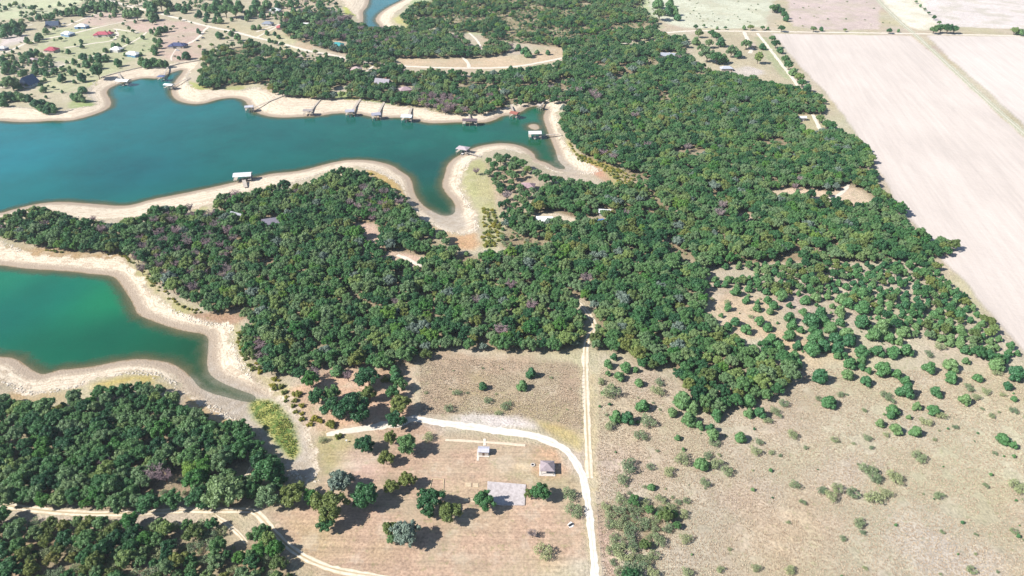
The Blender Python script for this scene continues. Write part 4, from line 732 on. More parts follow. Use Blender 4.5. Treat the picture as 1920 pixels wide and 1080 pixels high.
for nm, (rpx, u, v, p) in singles:
    if 1:
        d = [math.hypot(u - a[1], (v - a[2]) * 1.4) for a in LM]; j = int(np.argmin(d)); du = u - LM[j][1]; dv_ = v - LM[j][2]
        dr = ('right of' if du > 0 else 'left of') if abs(du) > abs(dv_) * 1.4 else ('before' if dv_ > 0 else 'behind'); named.append((SHORT[p[0]], j, d[j], p, dr))
named.sort(key=lambda a: a[2]); lab = {}
for lk, j, d_, p, dr in named:
    k = lmcount.get((lk, j, dr), 0); lmcount[(lk, j, dr)] = k + 1
    if not (p[6] or p[7] == 'dry grass') and k > 12: continue
    sz = 'tall' if p[4] > 1.05 else 'small' if p[4] < .55 else 'medium'
    lab[id(p)] = mklab(sz, p, k, j, dr)
cyc = {}
for nm, (rpx, u, v, p) in singles:
    k = p[0]; i = cyc[k] = cyc.get(k, -1) + 1; c, tk, full = proto(k, i % NP[k])
    root = empty(nm, (p[1], p[2], p[3]), p[5]); s = p[4]; zs = s * random.uniform(.88, 1.12) * (1 if s < 1.2 else .92); root.scale = (s, s, zs)
    link('crown', c, root); link('trunk', tk, root)
    if id(p) in lab: tag(root, lab[id(p)], CATS[k], D(cedar_tree='cedars scattered over the dry grass and village', oak_tree='oaks standing apart from the woods', mesquite_bush='mesquite bushes scattered over the prairie', willow_bush='low bushes by the shore', bare_tree='leafless trees')[nm])
    else: tag(root, LOOK[k] + ' ' + p[7], CATS[k], (LOOK[k] + 's ').replace('bushs', 'bushes') + p[7])

def scatter(name, pts, protos, label, cat):
    """one object whose geometry nodes set plants on its points; pts rows: x, y, z, scale, rotation, proto index"""
    pts = np.array(pts, float); me = bpy.data.meshes.new(name); me.vertices.add(len(pts)); me.vertices.foreach_set('co', pts[:, :3].astype(np.float32).ravel())
    pattr(me, 'size', pts[:, 3]); pattr(me, 'turn', np.column_stack([pts[:, 4] * 0, pts[:, 4] * 0, pts[:, 4]]), 'FLOAT_VECTOR'); pattr(me, 'which', pts[:, 5], 'INT')
    o = link(name, me); pc = bpy.data.collections.new(name + '_sources')
    for i, q in enumerate(protos): po = bpy.data.objects.new('%s_source_%02d' % (name, i), q); pc.objects.link(po)
    g = bpy.data.node_groups.new(name + '_nodes', 'GeometryNodeTree'); g.interface.new_socket('Geometry', in_out='INPUT', socket_type='NodeSocketGeometry'); g.interface.new_socket('Geometry', in_out='OUTPUT', socket_type='NodeSocketGeometry')
    N = g.nodes; gi = N.new('NodeGroupInput'); go = N.new('NodeGroupOutput'); ip = N.new('GeometryNodeInstanceOnPoints'); ci = N.new('GeometryNodeCollectionInfo'); ci.inputs[0].default_value = pc; ci.inputs['Separate Children'].default_value = True; ci.inputs['Reset Children'].default_value = True
    def na(nm_, ty):
        q = N.new('GeometryNodeInputNamedAttribute'); q.data_type = ty; q.inputs['Name'].default_value = nm_; return q.outputs['Attribute']
    l = g.links.new; l(gi.outputs[0], ip.inputs['Points']); l(ci.outputs[0], ip.inputs['Instance']); ip.inputs['Pick Instance'].default_value = True
    l(na('which', 'INT'), ip.inputs['Instance Index']); l(na('turn', 'FLOAT_VECTOR'), ip.inputs['Rotation']); l(na('size', 'FLOAT'), ip.inputs['Scale']); l(ip.outputs[0], go.inputs[0])
    md = o.modifiers.new('plants', 'NODES'); md.node_group = g
    return tag(o, label, cat, kind='stuff')
STUFF = D(oak_tree=('distant_woodland', 'woodland canopy of oaks behind and around the lake', 'woodland'), cedar_tree=('distant_cedars', 'small far cedars dotted over the slopes behind the village', 'cedars'),
          mesquite_bush=('scattered_brush', 'small pale bushes dotted over the dry grass', 'brush'), willow_bush=('shore_scrub', 'low yellow-green scrub along the tops of the beaches', 'scrub'), bare_tree=('bare_trees', 'leafless trees', 'trees'))
for nm, L in rest.items():
    kinds = [(k, i) for k in NP for i in range(NP[k]) if NAMES[k] == nm]; idx = {}
    for n_, (k, i) in enumerate(kinds): idx.setdefault(k, []).append(n_)
    rows = [(p[1], p[2], p[3], p[4] * random.uniform(.94, 1.06), p[5], random.choice(idx[p[0]])) for p in L]
    a, b, c = STUFF[nm]; scatter(a, rows, [proto(*q)[2] for q in kinds], b, c)

# dry grass tussocks, weed bed, beach stones
def tuft(seed, h, r0, n, mat, name):
    r = np.random.default_rng(seed); a = r.uniform(0, 6.28, n); d = np.column_stack([np.cos(a), np.sin(a), r.uniform(.4, 1.6, n)]); base = np.column_stack([np.cos(a) * r0 * .35, np.sin(a) * r0 * .35, a * 0]) * r.uniform(0, 1, (n, 1))
    d /= np.linalg.norm(d, axis=1)[:, None]; tip = base + d * h * r.uniform(.6, 1.1, (n, 1)); w_ = np.column_stack([-np.sin(a), np.cos(a), a * 0]) * r0 * .16
    V = np.stack([base - w_, base + w_, tip + w_ * .5, tip - w_ * .5], 1).reshape(-1, 3); return mesh_np(name, V, np.arange(4 * n).reshape(n, 4), mat)
t = NT('dry_grass', .9, .1); oi = t.n('ObjectInfo'); t.base(t.mix(oi.outputs['Random'], alb(196,172,146), alb(220,202,176))); MG = t.m
t = NT('weeds', .8, .2); oi = t.n('ObjectInfo'); t.base(t.mix(oi.outputs['Random'], alb(104,132,60), alb(168,170,88))); MWD = t.m
def area_pts(px, s, jit=1.):
    poly = G(px, 0); lo = poly.min(0); hi = poly.max(0); gx, gy = np.meshgrid(np.arange(lo[0], hi[0], s), np.arange(lo[1], hi[1], s)); c = np.column_stack([gx.ravel(), gy.ravel()]); c += rng.uniform(-s * .5 * jit, s * .5 * jit, c.shape); return c[inside(c, poly)]
gp = np.concatenate([area_pts([(1125,690),(1490,735),(1500,690),(1920,700),(2000,720),(2060,1110),(1135,1110),(1118,900)], 1.0), area_pts([(785,668),(1086,684),(1090,800),(960,778),(790,776)], .95)])
gp = gp[fbm(gp[:, 0], gp[:, 1], 7, 2, 5) > .3]; gz = height(gp)
scatter('dry_grass', [(x, y, z, random.uniform(.5, 1.15), random.uniform(0, 6.28), random.randrange(3)) for (x, y), z in zip(gp, gz)], [tuft(i, .5, .5, 16, MG, 'tussock') for i in range(3)], 'dry tan tussock grass covering the prairie', 'grass')
WEED = [(466,757),(482,748),(505,750),(530,766),(546,790),(555,820),(558,848),(550,860),(535,848),(515,828),(495,803),(477,783)]
gp = area_pts(WEED, 1.0); gz = height(gp)
scatter('marsh_weeds', [(x, y, z, random.uniform(.25, .6) * (1 + .8 * (vnoise(np.array([x / 4]), np.array([y / 4]), 3)[0] > .5)), random.uniform(0, 6.28), random.randrange(3)) for (x, y), z in zip(gp, gz)], [tuft(20 + i, .8, .8, 22, MWD, 'weed_clump') for i in range(3)], 'yellow-green weeds growing in the dried creek bed', 'weeds')
def stone(seed):
    r = np.random.default_rng(seed); V, Fc = ico(np.zeros(3), 1, r, .25); V = V * [.5, .35, .25]; return mesh_np('stone', V, Fc, MST)
MST = plain('beach_stone', alb(226, 214, 196), .9, .3, 2)
st = []
for poly in SHORES:
    c = np.concatenate([np.column_stack([np.linspace(poly[i][0], poly[(i + 1) % len(poly)][0], 1 + int(np.hypot(*(poly[(i + 1) % len(poly)] - poly[i])) / .8), endpoint=False), np.linspace(poly[i][1], poly[(i + 1) % len(poly)][1], 1 + int(np.hypot(*(poly[(i + 1) % len(poly)] - poly[i])) / .8), endpoint=False)]) for i in range(len(poly))])
    c = np.repeat(c, 2, 0) + rng.normal(size=(len(c) * 2, 2)) * 1.1; c = c[(np.abs(c[:, 0]) < 700) & (c[:, 1] < 900)]; c = c[(vnoise(c[:, 0] / 16, c[:, 1] / 16, 8) > .42) & (wdist(c) > 3)]
    st += [(x, y, z, random.uniform(.4, 1.5), random.uniform(0, 6.28), random.randrange(3)) for (x, y), z in zip(c, height(c))]
scatter('beach_stones', st, [stone(i) for i in range(3)], 'pale stones and rubble along the top of the beaches', 'stones')

# ------------------------------------------------------------------ buildings
MGLASS = plain('window_glass', alb(70, 84, 100), .15, .1, 1, .6); MDOOR = plain('door_paint', alb(120, 92, 76)); MWHITE = plain('white_trim', alb(246, 244, 240))
MBRICK = plain('chimney_brick', alb(176, 120, 100)); MCONC = plain('concrete', alb(226, 216, 206), .9, .12, .6); MWOOD = plain('weathered_wood', alb(200, 188, 174), .9, .2, 3); MDARK = plain('dark_metal', alb(50, 52, 58), .5)
mats = {}
def cm(nm, c, rough=.7):
    k = (nm, tuple(c))
    if k not in mats: mats[k] = plain(nm, alb(*c), rough, .16, .8)
    return mats[k]
def roof_mesh(w, d, z, rise, kind, ov=.5, th=.18):
    b = MB(); X, Y = w / 2 + ov, d / 2 + ov; zb = z - .05
    if kind == 'gable': r0, r1 = (-X, 0, z + rise), (X, 0, z + rise)
    else: r0, r1 = (-X + min(Y, X * .98), 0, z + rise), (X - min(Y, X * .98), 0, z + rise)
    def lay(o): return [(-X, -Y, zb + o), (X, -Y, zb + o), (X, Y, zb + o), (-X, Y, zb + o), (r0[0], 0, r0[2] + o), (r1[0], 0, r1[2] + o)]
    F = [(0, 1, 5, 4), (2, 3, 4, 5), (3, 0, 4), (1, 2, 5)]
    lo = lay(0); hi = lay(th); b.add(hi, F); b.add(lo, [f[::-1] for f in F])
    b.add([lo[0], lo[1], lo[2], lo[3], hi[0], hi[1], hi[2], hi[3]], [(0, 1, 5, 4), (1, 2, 6, 5), (2, 3, 7, 6), (3, 0, 4, 7)]); return b
def house(px, py, w, d, rot, roofc, wallc, label, name='house', kind='hip', h=2.9, rise=None, wings=(), chimney=False, cat='house', group='houses of the lakeside village', nwin=3):
    g = G3([(px, py)], 2.5)[0]; root = tag(empty(name, g, R(rot)), label, cat, group); rise = rise or d * .3
    wm = cm('wall_paint', wallc); rm = cm('roof_shingles', roofc, .55)
    b = MB(); b.box(-w / 2, w / 2, -d / 2, d / 2, -.4, h)
    if kind == 'gable':
        for s in (-1, 1): b.add([(s * w / 2, -d / 2, h), (s * w / 2, d / 2, h), (s * w / 2, 0, h + rise * .93)], [(0, 1, 2)])
    b.build('wall', wm, root); rf = roof_mesh(w, d, h, rise, kind).build('roof', rm, root)
    if chimney: c = MB(); c.box(-.5, .5, -.4, .4, h + rise * .2, h + rise + 1.0); c.box(-.62, .62, -.52, .52, h + rise + 1.0, h + rise + 1.2); o = c.build('chimney', MBRICK, rf); o.location = (w * .22, d * .12, 0)
    for (wx, wy, ww, wdp, hh) in wings:
        b = MB(); b.box(-ww / 2, ww / 2, -wdp / 2, wdp / 2, -.4, hh)
        o = b.build('wing', wm, root, (wx, wy, 0)); r2 = roof_mesh(ww, wdp, hh, min(ww, wdp) * .34, kind if ww > wdp else 'hip', .45).build('wing_roof', rm, o)
        if wdp > ww: r2.data = roof_mesh(wdp, ww, hh, ww * .34, kind, .45).mesh('wing_roof', rm); r2.rotation_euler = (0, 0, R(90))
    for i in range(nwin):
        x = -w / 2 + w * (i + .6) / (nwin + .2)
        b = MB(); b.box(x - .6, x + .6, -d / 2 - .06, -d / 2 + .02, 1.0, 2.2); f = b.build('window', MWHITE, root); b = MB(); b.box(x - .5, x + .5, -d / 2 - .09, -d / 2 - .062, 1.1, 2.1); b.build('pane', MGLASS, f)
    b = MB(); x = w * .5 - w * .12; b.box(x - .5, x + .5, -d / 2 - .07, -d / 2 + .02, 0, 2.1); b.build('door', MDOOR, root)
    return root
house(100,47,16,11,12,(58,76,104),(206,200,196),'dark blue steep-roofed house, farthest up the left side of the village',kind='gable',rise=5,wings=((-6,-5,6,7,2.8),),chimney=True)
house(127,63,14,9,-14,(232,240,248),(150,184,214),'white-roofed house with blue-grey front left of the red house',wings=((4,-4,6,6,2.6),))
house(154,49,15,9,-6,(240,244,248),(120,160,200),'white-roofed house with blue walls behind the other white one',wings=((-5,-3.5,5,5,2.6),))
house(192,64,19,10,4,(190,90,104),(240,226,214),'large red-roofed house with wings and a curved driveway',wings=((8,3,8,9,2.8),(-6,-4,6,6,2.8)),chimney=True)
house(97,93,14,10,-3,(186,82,96),(214,196,180),'small red hip-roofed house below the big red-roofed one',wings=((3,-4,6,5,2.6),))
house(333,85,19,10,-4,(74,82,122),(190,180,170),'navy blue hip-roofed house in the bare dirt lot',wings=((-6,-3,7,8,2.8),(7,2,7,8,2.8)))
house(219,92,13,9,-12,(246,244,240),(236,232,224),'white house with white roof at left of the long white pair',wings=((3,-3,5,6,2.6),))
house(249,101,16,9,-14,(246,246,244),(120,168,200),'long white-roofed house with blue front above the seawall',wings=((5,-3,5,6,2.6),))
house(55,156,15,13,78,(86,108,142),(206,214,224),'tall dark A-frame house with pale stripes near the left shore',kind='gable',h=2.4,rise=8,wings=((0,6,8,5,2.6),))
house(62,113,11,8,-10,(196,172,170),(190,170,160),'small mauve-roofed house among trees, left of the village',nwin=2)
house(6,90,9,7,-8,(236,232,228),(120,130,150),'white shed-like house at the left edge beside the pink lot',nwin=2)
house(528,51,13,9,12,(200,112,114),(226,206,190),'red-roofed house right of the village beside the wood',nwin=2)
house(502,44,14,9,-8,(150,156,168),(226,222,214),'grey-roofed white house left of the other red roof',nwin=2)
house(516,19,15,9,-8,(226,230,228),(206,204,196),'white-roofed house near the top with cars beside it',wings=((5,-3,5,5,2.6),))
house(574,45,11,4,-3,(244,242,240),(226,220,214),'narrow white-roofed outbuilding in the far wood',nwin=2)
house(633,84,14,9,-10,(70,164,166),(120,190,190),'teal-roofed house half hidden in the far wood',wings=((5,-4,5,5,2.6),))
house(668,130,11,9,0,(206,182,178),(196,170,160),'pink-grey roofed house by the county road',nwin=2,group='houses in the woods')
house(718,157,16,11,-18,(158,152,160),(196,178,166),'big grey-brown gabled house in the north wood',kind='gable',rise=5,wings=((-6,-4,7,7,2.8),),chimney=True,group='houses in the woods')
house(760,168,12,9,20,(184,160,164),(196,178,166),'brown-mauve roofed house among trees by the far shore',group='houses in the woods')
house(1252,104,17,9,-10,(176,180,190),(226,224,220),'pale grey roofed house at the upper edge of the large wood',kind='gable',wings=((2,4,6,6,3.2),),group='houses in the woods')
house(1362,128,13,7,4,(200,202,212),(190,180,170),'low pale metal-roofed barn beside the pink lot',name='barn',cat='barn',group='houses in the woods',nwin=2)
house(990,349,10,8,-8,(176,148,152),(206,186,170),'mauve hip-roofed house on the point by the narrow arm',group='houses in the woods',nwin=2)
house(1021,412,11,7,-3,(252,250,246),(236,232,224),'bright white-roofed building in the sandy yard',kind='gable',name='shed',cat='shed',group='houses in the woods',nwin=2)
house(1134,397,8,5,-8,(240,238,242),(206,200,196),'small white-roofed shed among oaks right of the sandy yard',kind='gable',name='shed',cat='shed',group='houses in the woods',nwin=1)
house(445,409,9,7,-25,(136,138,150),(190,184,180),'grey gabled house with white walls on the peninsula',kind='gable',rise=4,wings=((3,-5,6,6,2.8),),group='houses in the woods',nwin=2)
house(511,417,13,8,18,(140,134,148),(190,96,84),'grey-roofed red-walled house on the peninsula',kind='gable',rise=3,group='houses in the woods')
house(1501,221,10,4,4,(240,238,234),(214,210,204),'small white-roofed shed in the wood opening by the ploughed field',kind='gable',name='shed',cat='shed',group='houses in the woods',nwin=1)
house(1407,84,8,14,14,(206,190,172),(214,204,190),'small tan-roofed building by the long driveway',name='shed',cat='shed',group='houses in the woods',nwin=1)
house(1060,92,7,5,0,(206,200,204),(190,180,170),'small grey shed by the tan meadow',name='shed',cat='shed',group='houses in the woods',nwin=1)
house(1119,415,9,6,12,(86,132,196),(126,150,190),'blue tarp-covered shelter among the oaks',kind='gable',name='shelter',cat='shelter',h=2.2,group='houses in the woods',nwin=1)
# park: pavilion, shed, court
g = G3([(1026, 882)], 0)[0]; root = tag(empty('pavilion', g, R(-2)), 'square picnic pavilion with a pinkish grey hip roof beside the gravel road bend', 'pavilion')
b = MB(); b.box(-3.5, 3.5, -3.3, 3.5, -.2, .15); b.build('floor_slab', MCONC, root); roof_mesh(5.2, 5.2, 2.7, 1.5, 'hip', .5).build('roof', cm('pavilion_shingles', (168, 154, 158), .6), root)
for sx in (-1, 1):
    for sy in (-1, 1): b = MB(); b.box(sx * 2.5 - .1, sx * 2.5 + .1, sy * 2.5 - .1, sy * 2.5 + .1, .15, 2.68); b.build('post', MWOOD, root)
b = MB(); b.box(-1, 1, -.4, .4, .72, .8); b.box(-1, 1, -.9, -.6, .42, .48); b.box(-1, 1, .6, .9, .42, .48); b.box(-.8, -.7, -.7, .7, .15, .72); b.box(.7, .8, -.7, .7, .15, .72)
tag(b.build('picnic_table', MWOOD, None, g), 'wooden picnic table under the pavilion roof', 'table')
g = G3([(907, 850)], 0)[0]; root = tag(empty('park_shed', g, R(-3)), 'small grey flat-roofed park shed on the concrete walk', 'shed')
b = MB(); b.box(-3.0, 2.6, -2.2, 2.4, -.2, .12); b.build('floor_slab', MCONC, root); b = MB(); b.box(-2.2, 2.2, -1.5, 1.5, .12, 2.4); b.build('wall', cm('shed_wall', (200, 190, 180)), root); roof_mesh(4.4, 3.0, 2.4, .5, 'gable', .35).build('roof', cm('shed_metal', (206, 204, 214), .45), root)
b = MB(); b.box(-.45, .45, -1.56, -1.48, .12, 2.1); b.build('door', MDOOR, root)
def slab(name, px, z, mat, label=None, cat=None, kind=None):
    q = G(px, 0); c = q.mean(0); zz = float(height([c])[0]); q = q - c; n = len(q); b = MB()
    b.add([(x, y, z) for x, y in q] + [(x, y, -.5) for x, y in q], [tuple(range(n))[::-1], tuple(range(n, 2 * n))] + [(i, (i + 1) % n, n + (i + 1) % n, n + i) for i in range(n)])
    return tag(b.build(name, mat, None, (c[0], c[1], zz)), label, cat, None, kind)
t = NT('court_concrete', .9, .2); tc = t.n('TexCoord').outputs['Object']; t.base(t.mix(t.rng(t.noise(tc, .7, 5, .7), .4, .62), alb(216, 206, 204), alb(190, 180, 178)))
slab('concrete_court', [(914, 903), (986, 909), (984, 948), (940, 948), (913, 943)], .3, t.m, 'square concrete court slab in the mown park', 'court')
for x, y in ((878, 909), (892, 910), (874, 937), (887, 938)): slab('ground_pad', [(x - 5, y - 3.5), (x + 5, y - 3.5), (x + 5, y + 4), (x - 5, y + 4)], .16, cm('sandy_pad', (218, 196, 164)), 'small sandy pad left of the court, %s of the four' % {(878, 909): 'upper left', (892, 910): 'upper right', (874, 937): 'lower left', (887, 938): 'lower right'}[(x, y)], 'pad')
road('concrete_walk', [(835, 825), (880, 827), (940, 831), (985, 835)], 1.5, road_mat('walk_concrete', (240, 222, 196), (222, 204, 182)), up=.14)
road('concrete_walk', [(909, 823), (909, 836)], 1.4, M_PAVE, up=.2); road('concrete_walk', [(897, 853), (896, 864)], 1.2, M_PAVE, up=.14)
def edging(px, label):
    q = G3(px); c = q[0].copy(); b = MB()
    for i in range(len(q) - 1): b.tube(q[i] - c + [0, 0, .12], q[i + 1] - c + [0, 0, .12], .2, .2, 4)
    return tag(b.build('timber_edging', cm('edging', (230, 206, 168)), None, c), label, 'edging')
edging([(806, 915), (810, 898), (832, 899), (831, 922)], 'pale three-sided timber edging in the mown grass left of the court')
slab('white_pad', [(1064, 984), (1070, 978), (1076, 982), (1075, 988), (1068, 990)], .16, cm('white_gravel_pad', (250, 246, 240)), 'small white gravel pad in the park by the gravel road', 'pad')
g = G3([(1070, 985)])[0]; root = tag(empty('utility_box', g, R(35)), 'small black slab on the white gravel pad', 'utility box'); b = MB(); b.box(-1.0, 1.0, -.3, .3, .05, .5); b.build('cabinet', MDARK, root); b = MB(); b.box(-1.06, 1.06, -.36, .36, .5, .58); b.build('lid', MDARK, root)
g = G3([(999, 872)])[0]; root = tag(empty('fire_pit', g), 'round stone fire ring left of the pavilion', 'fire ring'); b = MB()
for k in range(12): a = k * math.pi / 6; b.box(math.cos(a) * .8 - .2, math.cos(a) * .8 + .2, math.sin(a) * .8 - .2, math.sin(a) * .8 + .2, 0, .35)
b.build('stone_ring', MCONC, root); b = MB(); b.tube((0, 0, .02), (0, 0, .1), .62, .62, 10); b.build('ash', MDARK, root)
g = G3([(650, 829)])[0]; root = tag(empty('park_grill', g), 'white grill post near the left end of the spur', 'grill'); b = MB(); b.tube((0, 0, 0), (0, 0, 1), .12, .12); b.build('post', MWHITE, root); b = MB(); b.box(-.4, .4, -.3, .3, 1, 1.3); b.build('grill_box', MWHITE, root)
g = G3([(994, 1002)])[0]
# seawalls and the fence
def wall_line(name, px, w_, h_, mat, label, cat):
    q = G3(px); c = q[0].copy(); b = MB()
    for i in range(len(q) - 1):
        a, e = q[i] - c, q[i + 1] - c; d = e - a; L = math.hypot(d[0], d[1]); n = np.array([-d[1], d[0], 0]) / L * w_ / 2; j = np.array([d[0], d[1], 0]) / L * .04
        V = [a - n - j, e - n + j, e + n + j, a + n - j]; b.add([v - [0, 0, 1] for v in V] + [v + [0, 0, h_ + .002 * i] for v in V], [(0, 3, 2, 1), (4, 5, 6, 7), (0, 1, 5, 4), (1, 2, 6, 5), (2, 3, 7, 6), (3, 0, 4, 7)])
    return tag(b.build(name, mat, None, c), label, cat)
MSEA = cm('seawall_concrete', (236, 222, 200)); 
wall_line('seawall', [(188,146),(205,141),(228,135),(250,130),(268,126),(290,128),(310,127),(335,120),(360,116),(382,112)], .9, .9, MSEA, 'pale seawall curving round the head of the upper left cove', 'seawall')
wall_line('seawall', [(-60,202),(0,203),(30,204),(62,206),(75,212),(95,214),(112,213),(137,206)], .8, .8, MSEA, 'pale seawall along the beach at the left edge', 'seawall')
def fence(px, step, label):
    L = smooth_line(G(px), 1); d = np.concatenate([[0], np.cumsum(np.hypot(*np.diff(L, axis=0).T))]); n = int(d[-1] / step); q = np.linspace(0, d[-1], n)
    c = np.column_stack([np.interp(q, d, L[:, 0]), np.interp(q, d, L[:, 1])]); z = height(c); root = tag(empty('wire_fence', (c[0][0], c[0][1], z[0])), label, 'fence')
    pm = MB(); pm.box(-.09, .09, -.09, .09, -.3, 1.4); pm = pm.mesh('post', MWOOD); o0 = np.array([c[0][0], c[0][1], z[0]])
    for i in range(n): link('post', pm, root, (c[i][0] - o0[0], c[i][1] - o0[1], z[i] - o0[2]))
    b = MB()
    for i in range(n - 1):
        for hh in (.5, .9, 1.3): b.tube(np.array([*c[i], z[i] + hh]) - o0, np.array([*c[i + 1], z[i + 1] + hh]) - o0, .02, .02, 3)
    b.build('wire', MDARK, root)
fence([(1091, 690), (1090, 740), (1089, 790), (1088, 812)], 2.6, 'thin wire fence between the brown meadow and the dirt track')
fence([(1130, 1080), (1123, 1000), (1118, 925)], 2.8, 'thin wire fence along the right side of the white gravel road')
# ------------------------------------------------------------------ boathouses, piers and boats
def dock(px, py, w, d, rot, roofc, label, pier=None, kind='gable', boat=True, h=2.6, wp=1.3):
    w *= 1.15; d *= 1.25; wp *= 1.3
    g = unproj([(px, py)], 4.6)[0]; root = tag(empty('boat_dock', (g[0], g[1], 0), R(rot)), label, 'boat dock', 'boat docks around the upper lake'); zd = 2.7
    b = MB(); b.box(-w / 2, -w / 2 + w * .2, -d / 2, d / 2, zd - .2, zd); b.box(w / 2 - w * .2, w / 2, -d / 2, d / 2, zd - .2, zd); b.box(-w / 2 + w * .2, w / 2 - w * .2, d / 2 - d * .22, d / 2, zd - .2, zd); b.build('deck', MWOOD, root)
    if roofc: roof_mesh(w * .96, d * .9, zd + h, d * .16, kind, .3).build('roof', cm('dock_roof', roofc, .45), root)
    for sx in (-1, 0, 1):
        for sy in (-1, 1): b = MB(); b.tube((sx * w * .46, sy * d * .44, -3), (sx * w * .46, sy * d * .44, zd + (h if roofc else 1)), .13, .13); b.build('post', MWOOD, root)
    if pier:
        e = G3([pier])[0]; c, s = math.cos(R(-rot)), math.sin(R(-rot)); dx, dy = e[0] - g[0], e[1] - g[1]; e = np.array([dx * c - dy * s, dx * s + dy * c, max(e[2] + .6, 2.9)]); a = np.array([0, 0, zd + .02]); n2 = np.hypot(e[0], e[1]); u = e[:2] / n2
        k0 = 1 / max(abs(u[0]) / (w / 2), abs(u[1]) / (d / 2)); a[:2] = u * min(k0, n2 * .6); n = np.array([-u[1], u[0], 0]) * wp / 2; b = MB(); V = [a - n, e - n, e + n, a + n]
        b.add([v - [0, 0, .18] for v in V] + V, [(0, 3, 2, 1), (4, 5, 6, 7), (0, 1, 5, 4), (1, 2, 6, 5), (2, 3, 7, 6), (3, 0, 4, 7)]); wk = b.build('walkway', MWOOD, root)
        for k in range(1, 6):
            for s_ in (-1, 1): p = a + (e - a) * k / 6 + n * s_ * .96; b = MB(); b.tube((p[0], p[1], p[2] - 5), (p[0], p[1], p[2] + .5), .09, .09, 5); b.build('post', MWOOD, wk)
    if boat:
        rb = tag(empty('motor_boat', (g[0], g[1], .1), R(rot + 90)), ' '.join(('white motor boat inside the ' + label).split()[:16]), 'boat', 'boats kept under the dock roofs'); L_ = min(d * .8, 6) ; bw = 1.0
        X = [-.5, -.2, .2, .42, .5]; Wd = [.9, 1, .95, .5, .04]; V = []
        for x, q in zip(X, Wd): V += [(x * L_, -bw * q, .75), (x * L_, -bw * q * .6, 0), (x * L_, bw * q * .6, 0), (x * L_, bw * q, .75)]
        F = [(i * 4 + j, i * 4 + 4 + j, i * 4 + 5 + j, i * 4 + 1 + j) for i in range(4) for j in range(3)] + [(0, 1, 2, 3), (19, 18, 17, 16)] + [(i * 4 + 3, i * 4 + 7, i * 4 + 4, i * 4) for i in range(4)]
        b = MB(); b.add(V, F); b.build('hull', MWHITE, rb); b = MB(); b.box(-.1 * L_, .05 * L_, -.5, .5, .75, 1.25); b.build('windshield', MGLASS, rb); b = MB(); b.box(-.56 * L_, -.5 * L_, -.2, .2, .2, 1.1); b.build('outboard_motor', MDARK, rb)
WROOF = (244, 242, 240)
dock(455,329,12,7,8,(240,238,240),'large white-roofed boathouse off the peninsula beach',(461,353),wp=2.2)
dock(868,279,9,6.5,-22,(200,186,190),'mauve-grey roofed dock at the tip of the right-hand point',(902,295),'hip')
dock(1003,250,10,6.5,2,(236,234,236),'white-roofed dock with its long pier running right to the beach',(1052,255),wp=1.3)
dock(467,201,7,5,14,(206,206,216),'small grey dock with the longest pier on the far beach, leftmost',(532,180),boat=False)
dock(578,208,8,5,0,(170,160,156),'brown-grey dock on dry sand with pier up and right',(601,187),boat=False)
dock(656,209,7.5,6,10,(186,186,198),'grey-roofed dock with the pier to the green lawn',(682,178),boat=False,wp=1.8)
dock(705,215,7.5,6.5,14,(176,176,190),'grey-roofed dock on wet sand, just right of the lawn pier dock',(722,189),boat=False,wp=1.8)
dock(763,219,9,6.5,-6,(232,240,244),'white-roofed dock with a short pier, middle of the far beach',(772,203),boat=False,wp=1.8)
dock(881,226,12,5.5,-2,(120,104,108),'long dark brown boathouse at the edge of the far beach',(880,216),boat=False)
dock(965,213,7,6,-30,(168,108,94),'red-brown roofed dock where the far beach curves up',(958,200),boat=False)
dock(1012,198,4,3,-40,(200,186,176),'tiny tan dock at the head of the small cove',(1022,190),boat=False)
dock(231,152,13,7,-10,(246,244,238),'wide white-roofed boathouse with dark front by the seawall',(222,138),wp=1.6)
dock(303,144,7,5.5,0,(110,124,160),'dark blue roofed dock in the upper left cove',(315,128),'hip',boat=False)
dock(317,160,9,5,-14,(240,242,244),'white-roofed dock at the mouth of the small cove with pier right',(356,147),boat=False)
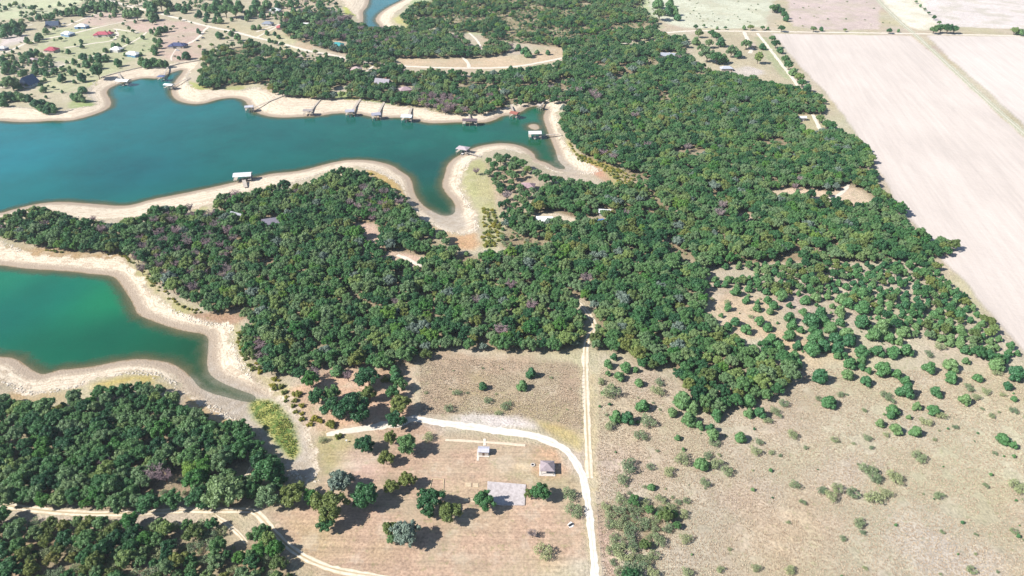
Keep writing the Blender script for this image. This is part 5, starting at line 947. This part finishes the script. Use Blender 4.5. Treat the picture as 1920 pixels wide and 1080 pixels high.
# ------------------------------------------------------------------ cars
def car(px, py, rot, col_, label):
    g = G3([(px, py)])[0]; root = tag(empty('parked_car', (g[0], g[1], g[2] + .1), R(rot)), label, 'car', 'cars parked by the houses'); pm = cm('car_paint', col_, .3)
    prof = [(-2.2, .35), (-2.2, .85), (-1.5, 1.0), (1.0, 1.0), (2.1, .85), (2.2, .35)]; b = MB(); n = len(prof)
    b.add([(x, -.88, z) for x, z in prof] + [(x, .88, z) for x, z in prof], [tuple(range(n)), tuple(range(n, 2 * n))[::-1]] + [(i, n + i, n + (i + 1) % n, (i + 1) % n) for i in range(n)]); b.build('body', pm, root)
    b = MB(); b.add([(-1.7, -.8, 1.0), (1.0, -.8, 1.0), (1.0, .8, 1.0), (-1.7, .8, 1.0), (-1.3, -.66, 1.42), (.4, -.66, 1.42), (.4, .66, 1.42), (-1.3, .66, 1.42)], [(0, 1, 5, 4), (1, 2, 6, 5), (2, 3, 7, 6), (3, 0, 4, 7)]); b.build('window', MGLASS, root)
    b = MB(); b.box(-1.3, .4, -.66, .66, 1.421, 1.47); b.build('roof', pm, root)
    for x in (-1.35, 1.35):
        for y in (-.9, .9): b = MB(); b.tube((x, y - .1, .33), (x, y + .1, .33), .33, .33, 10); b.build('wheel', MDARK, root)
car(371,77,40,(60,62,72),'dark car on the driveway above the navy roofed house, lower one'); car(381,72,10,(46,48,60),'dark car on the driveway above the navy roofed house, upper one')
car(524,28,20,(40,70,80),'dark teal car beside the white house near the top'); car(513,26,0,(236,236,238),'white car beside the white house near the top')
car(333,95,-20,(236,236,240),'white car parked below the navy roofed house'); car(121,45,60,(240,240,242),'white car between the dark blue and white roofed houses'); car(8,89,10,(60,66,90),'dark blue car at the left edge beside the pink lot')
car(1590,341,60,(226,230,236),'white car at the end of the driveway in the right-hand clearing')
# ------------------------------------------------------------------ air
hm = bpy.data.materials.new('haze'); hm.use_nodes = True; ht = hm.node_tree
for q in list(ht.nodes):
    if q.type == 'BSDF_PRINCIPLED': ht.nodes.remove(q)
pv = ht.nodes.new('ShaderNodeVolumePrincipled'); pv.inputs['Color'].default_value = (.78, .88, 1, 1); pv.inputs['Density'].default_value = .00006; pv.inputs['Anisotropy'].default_value = .2
ht.links.new(pv.outputs[0], ht.nodes['Material Output'].inputs['Volume'])
b = MB(); b.box(-26000, 26000, -500, 8800, -6, 260); tag(b.build('haze', hm), kind='stuff')
print('plants', len(plants), 'singles', len(singles), {k: len(v) for k, v in rest.items()}, 'grid', len(P))
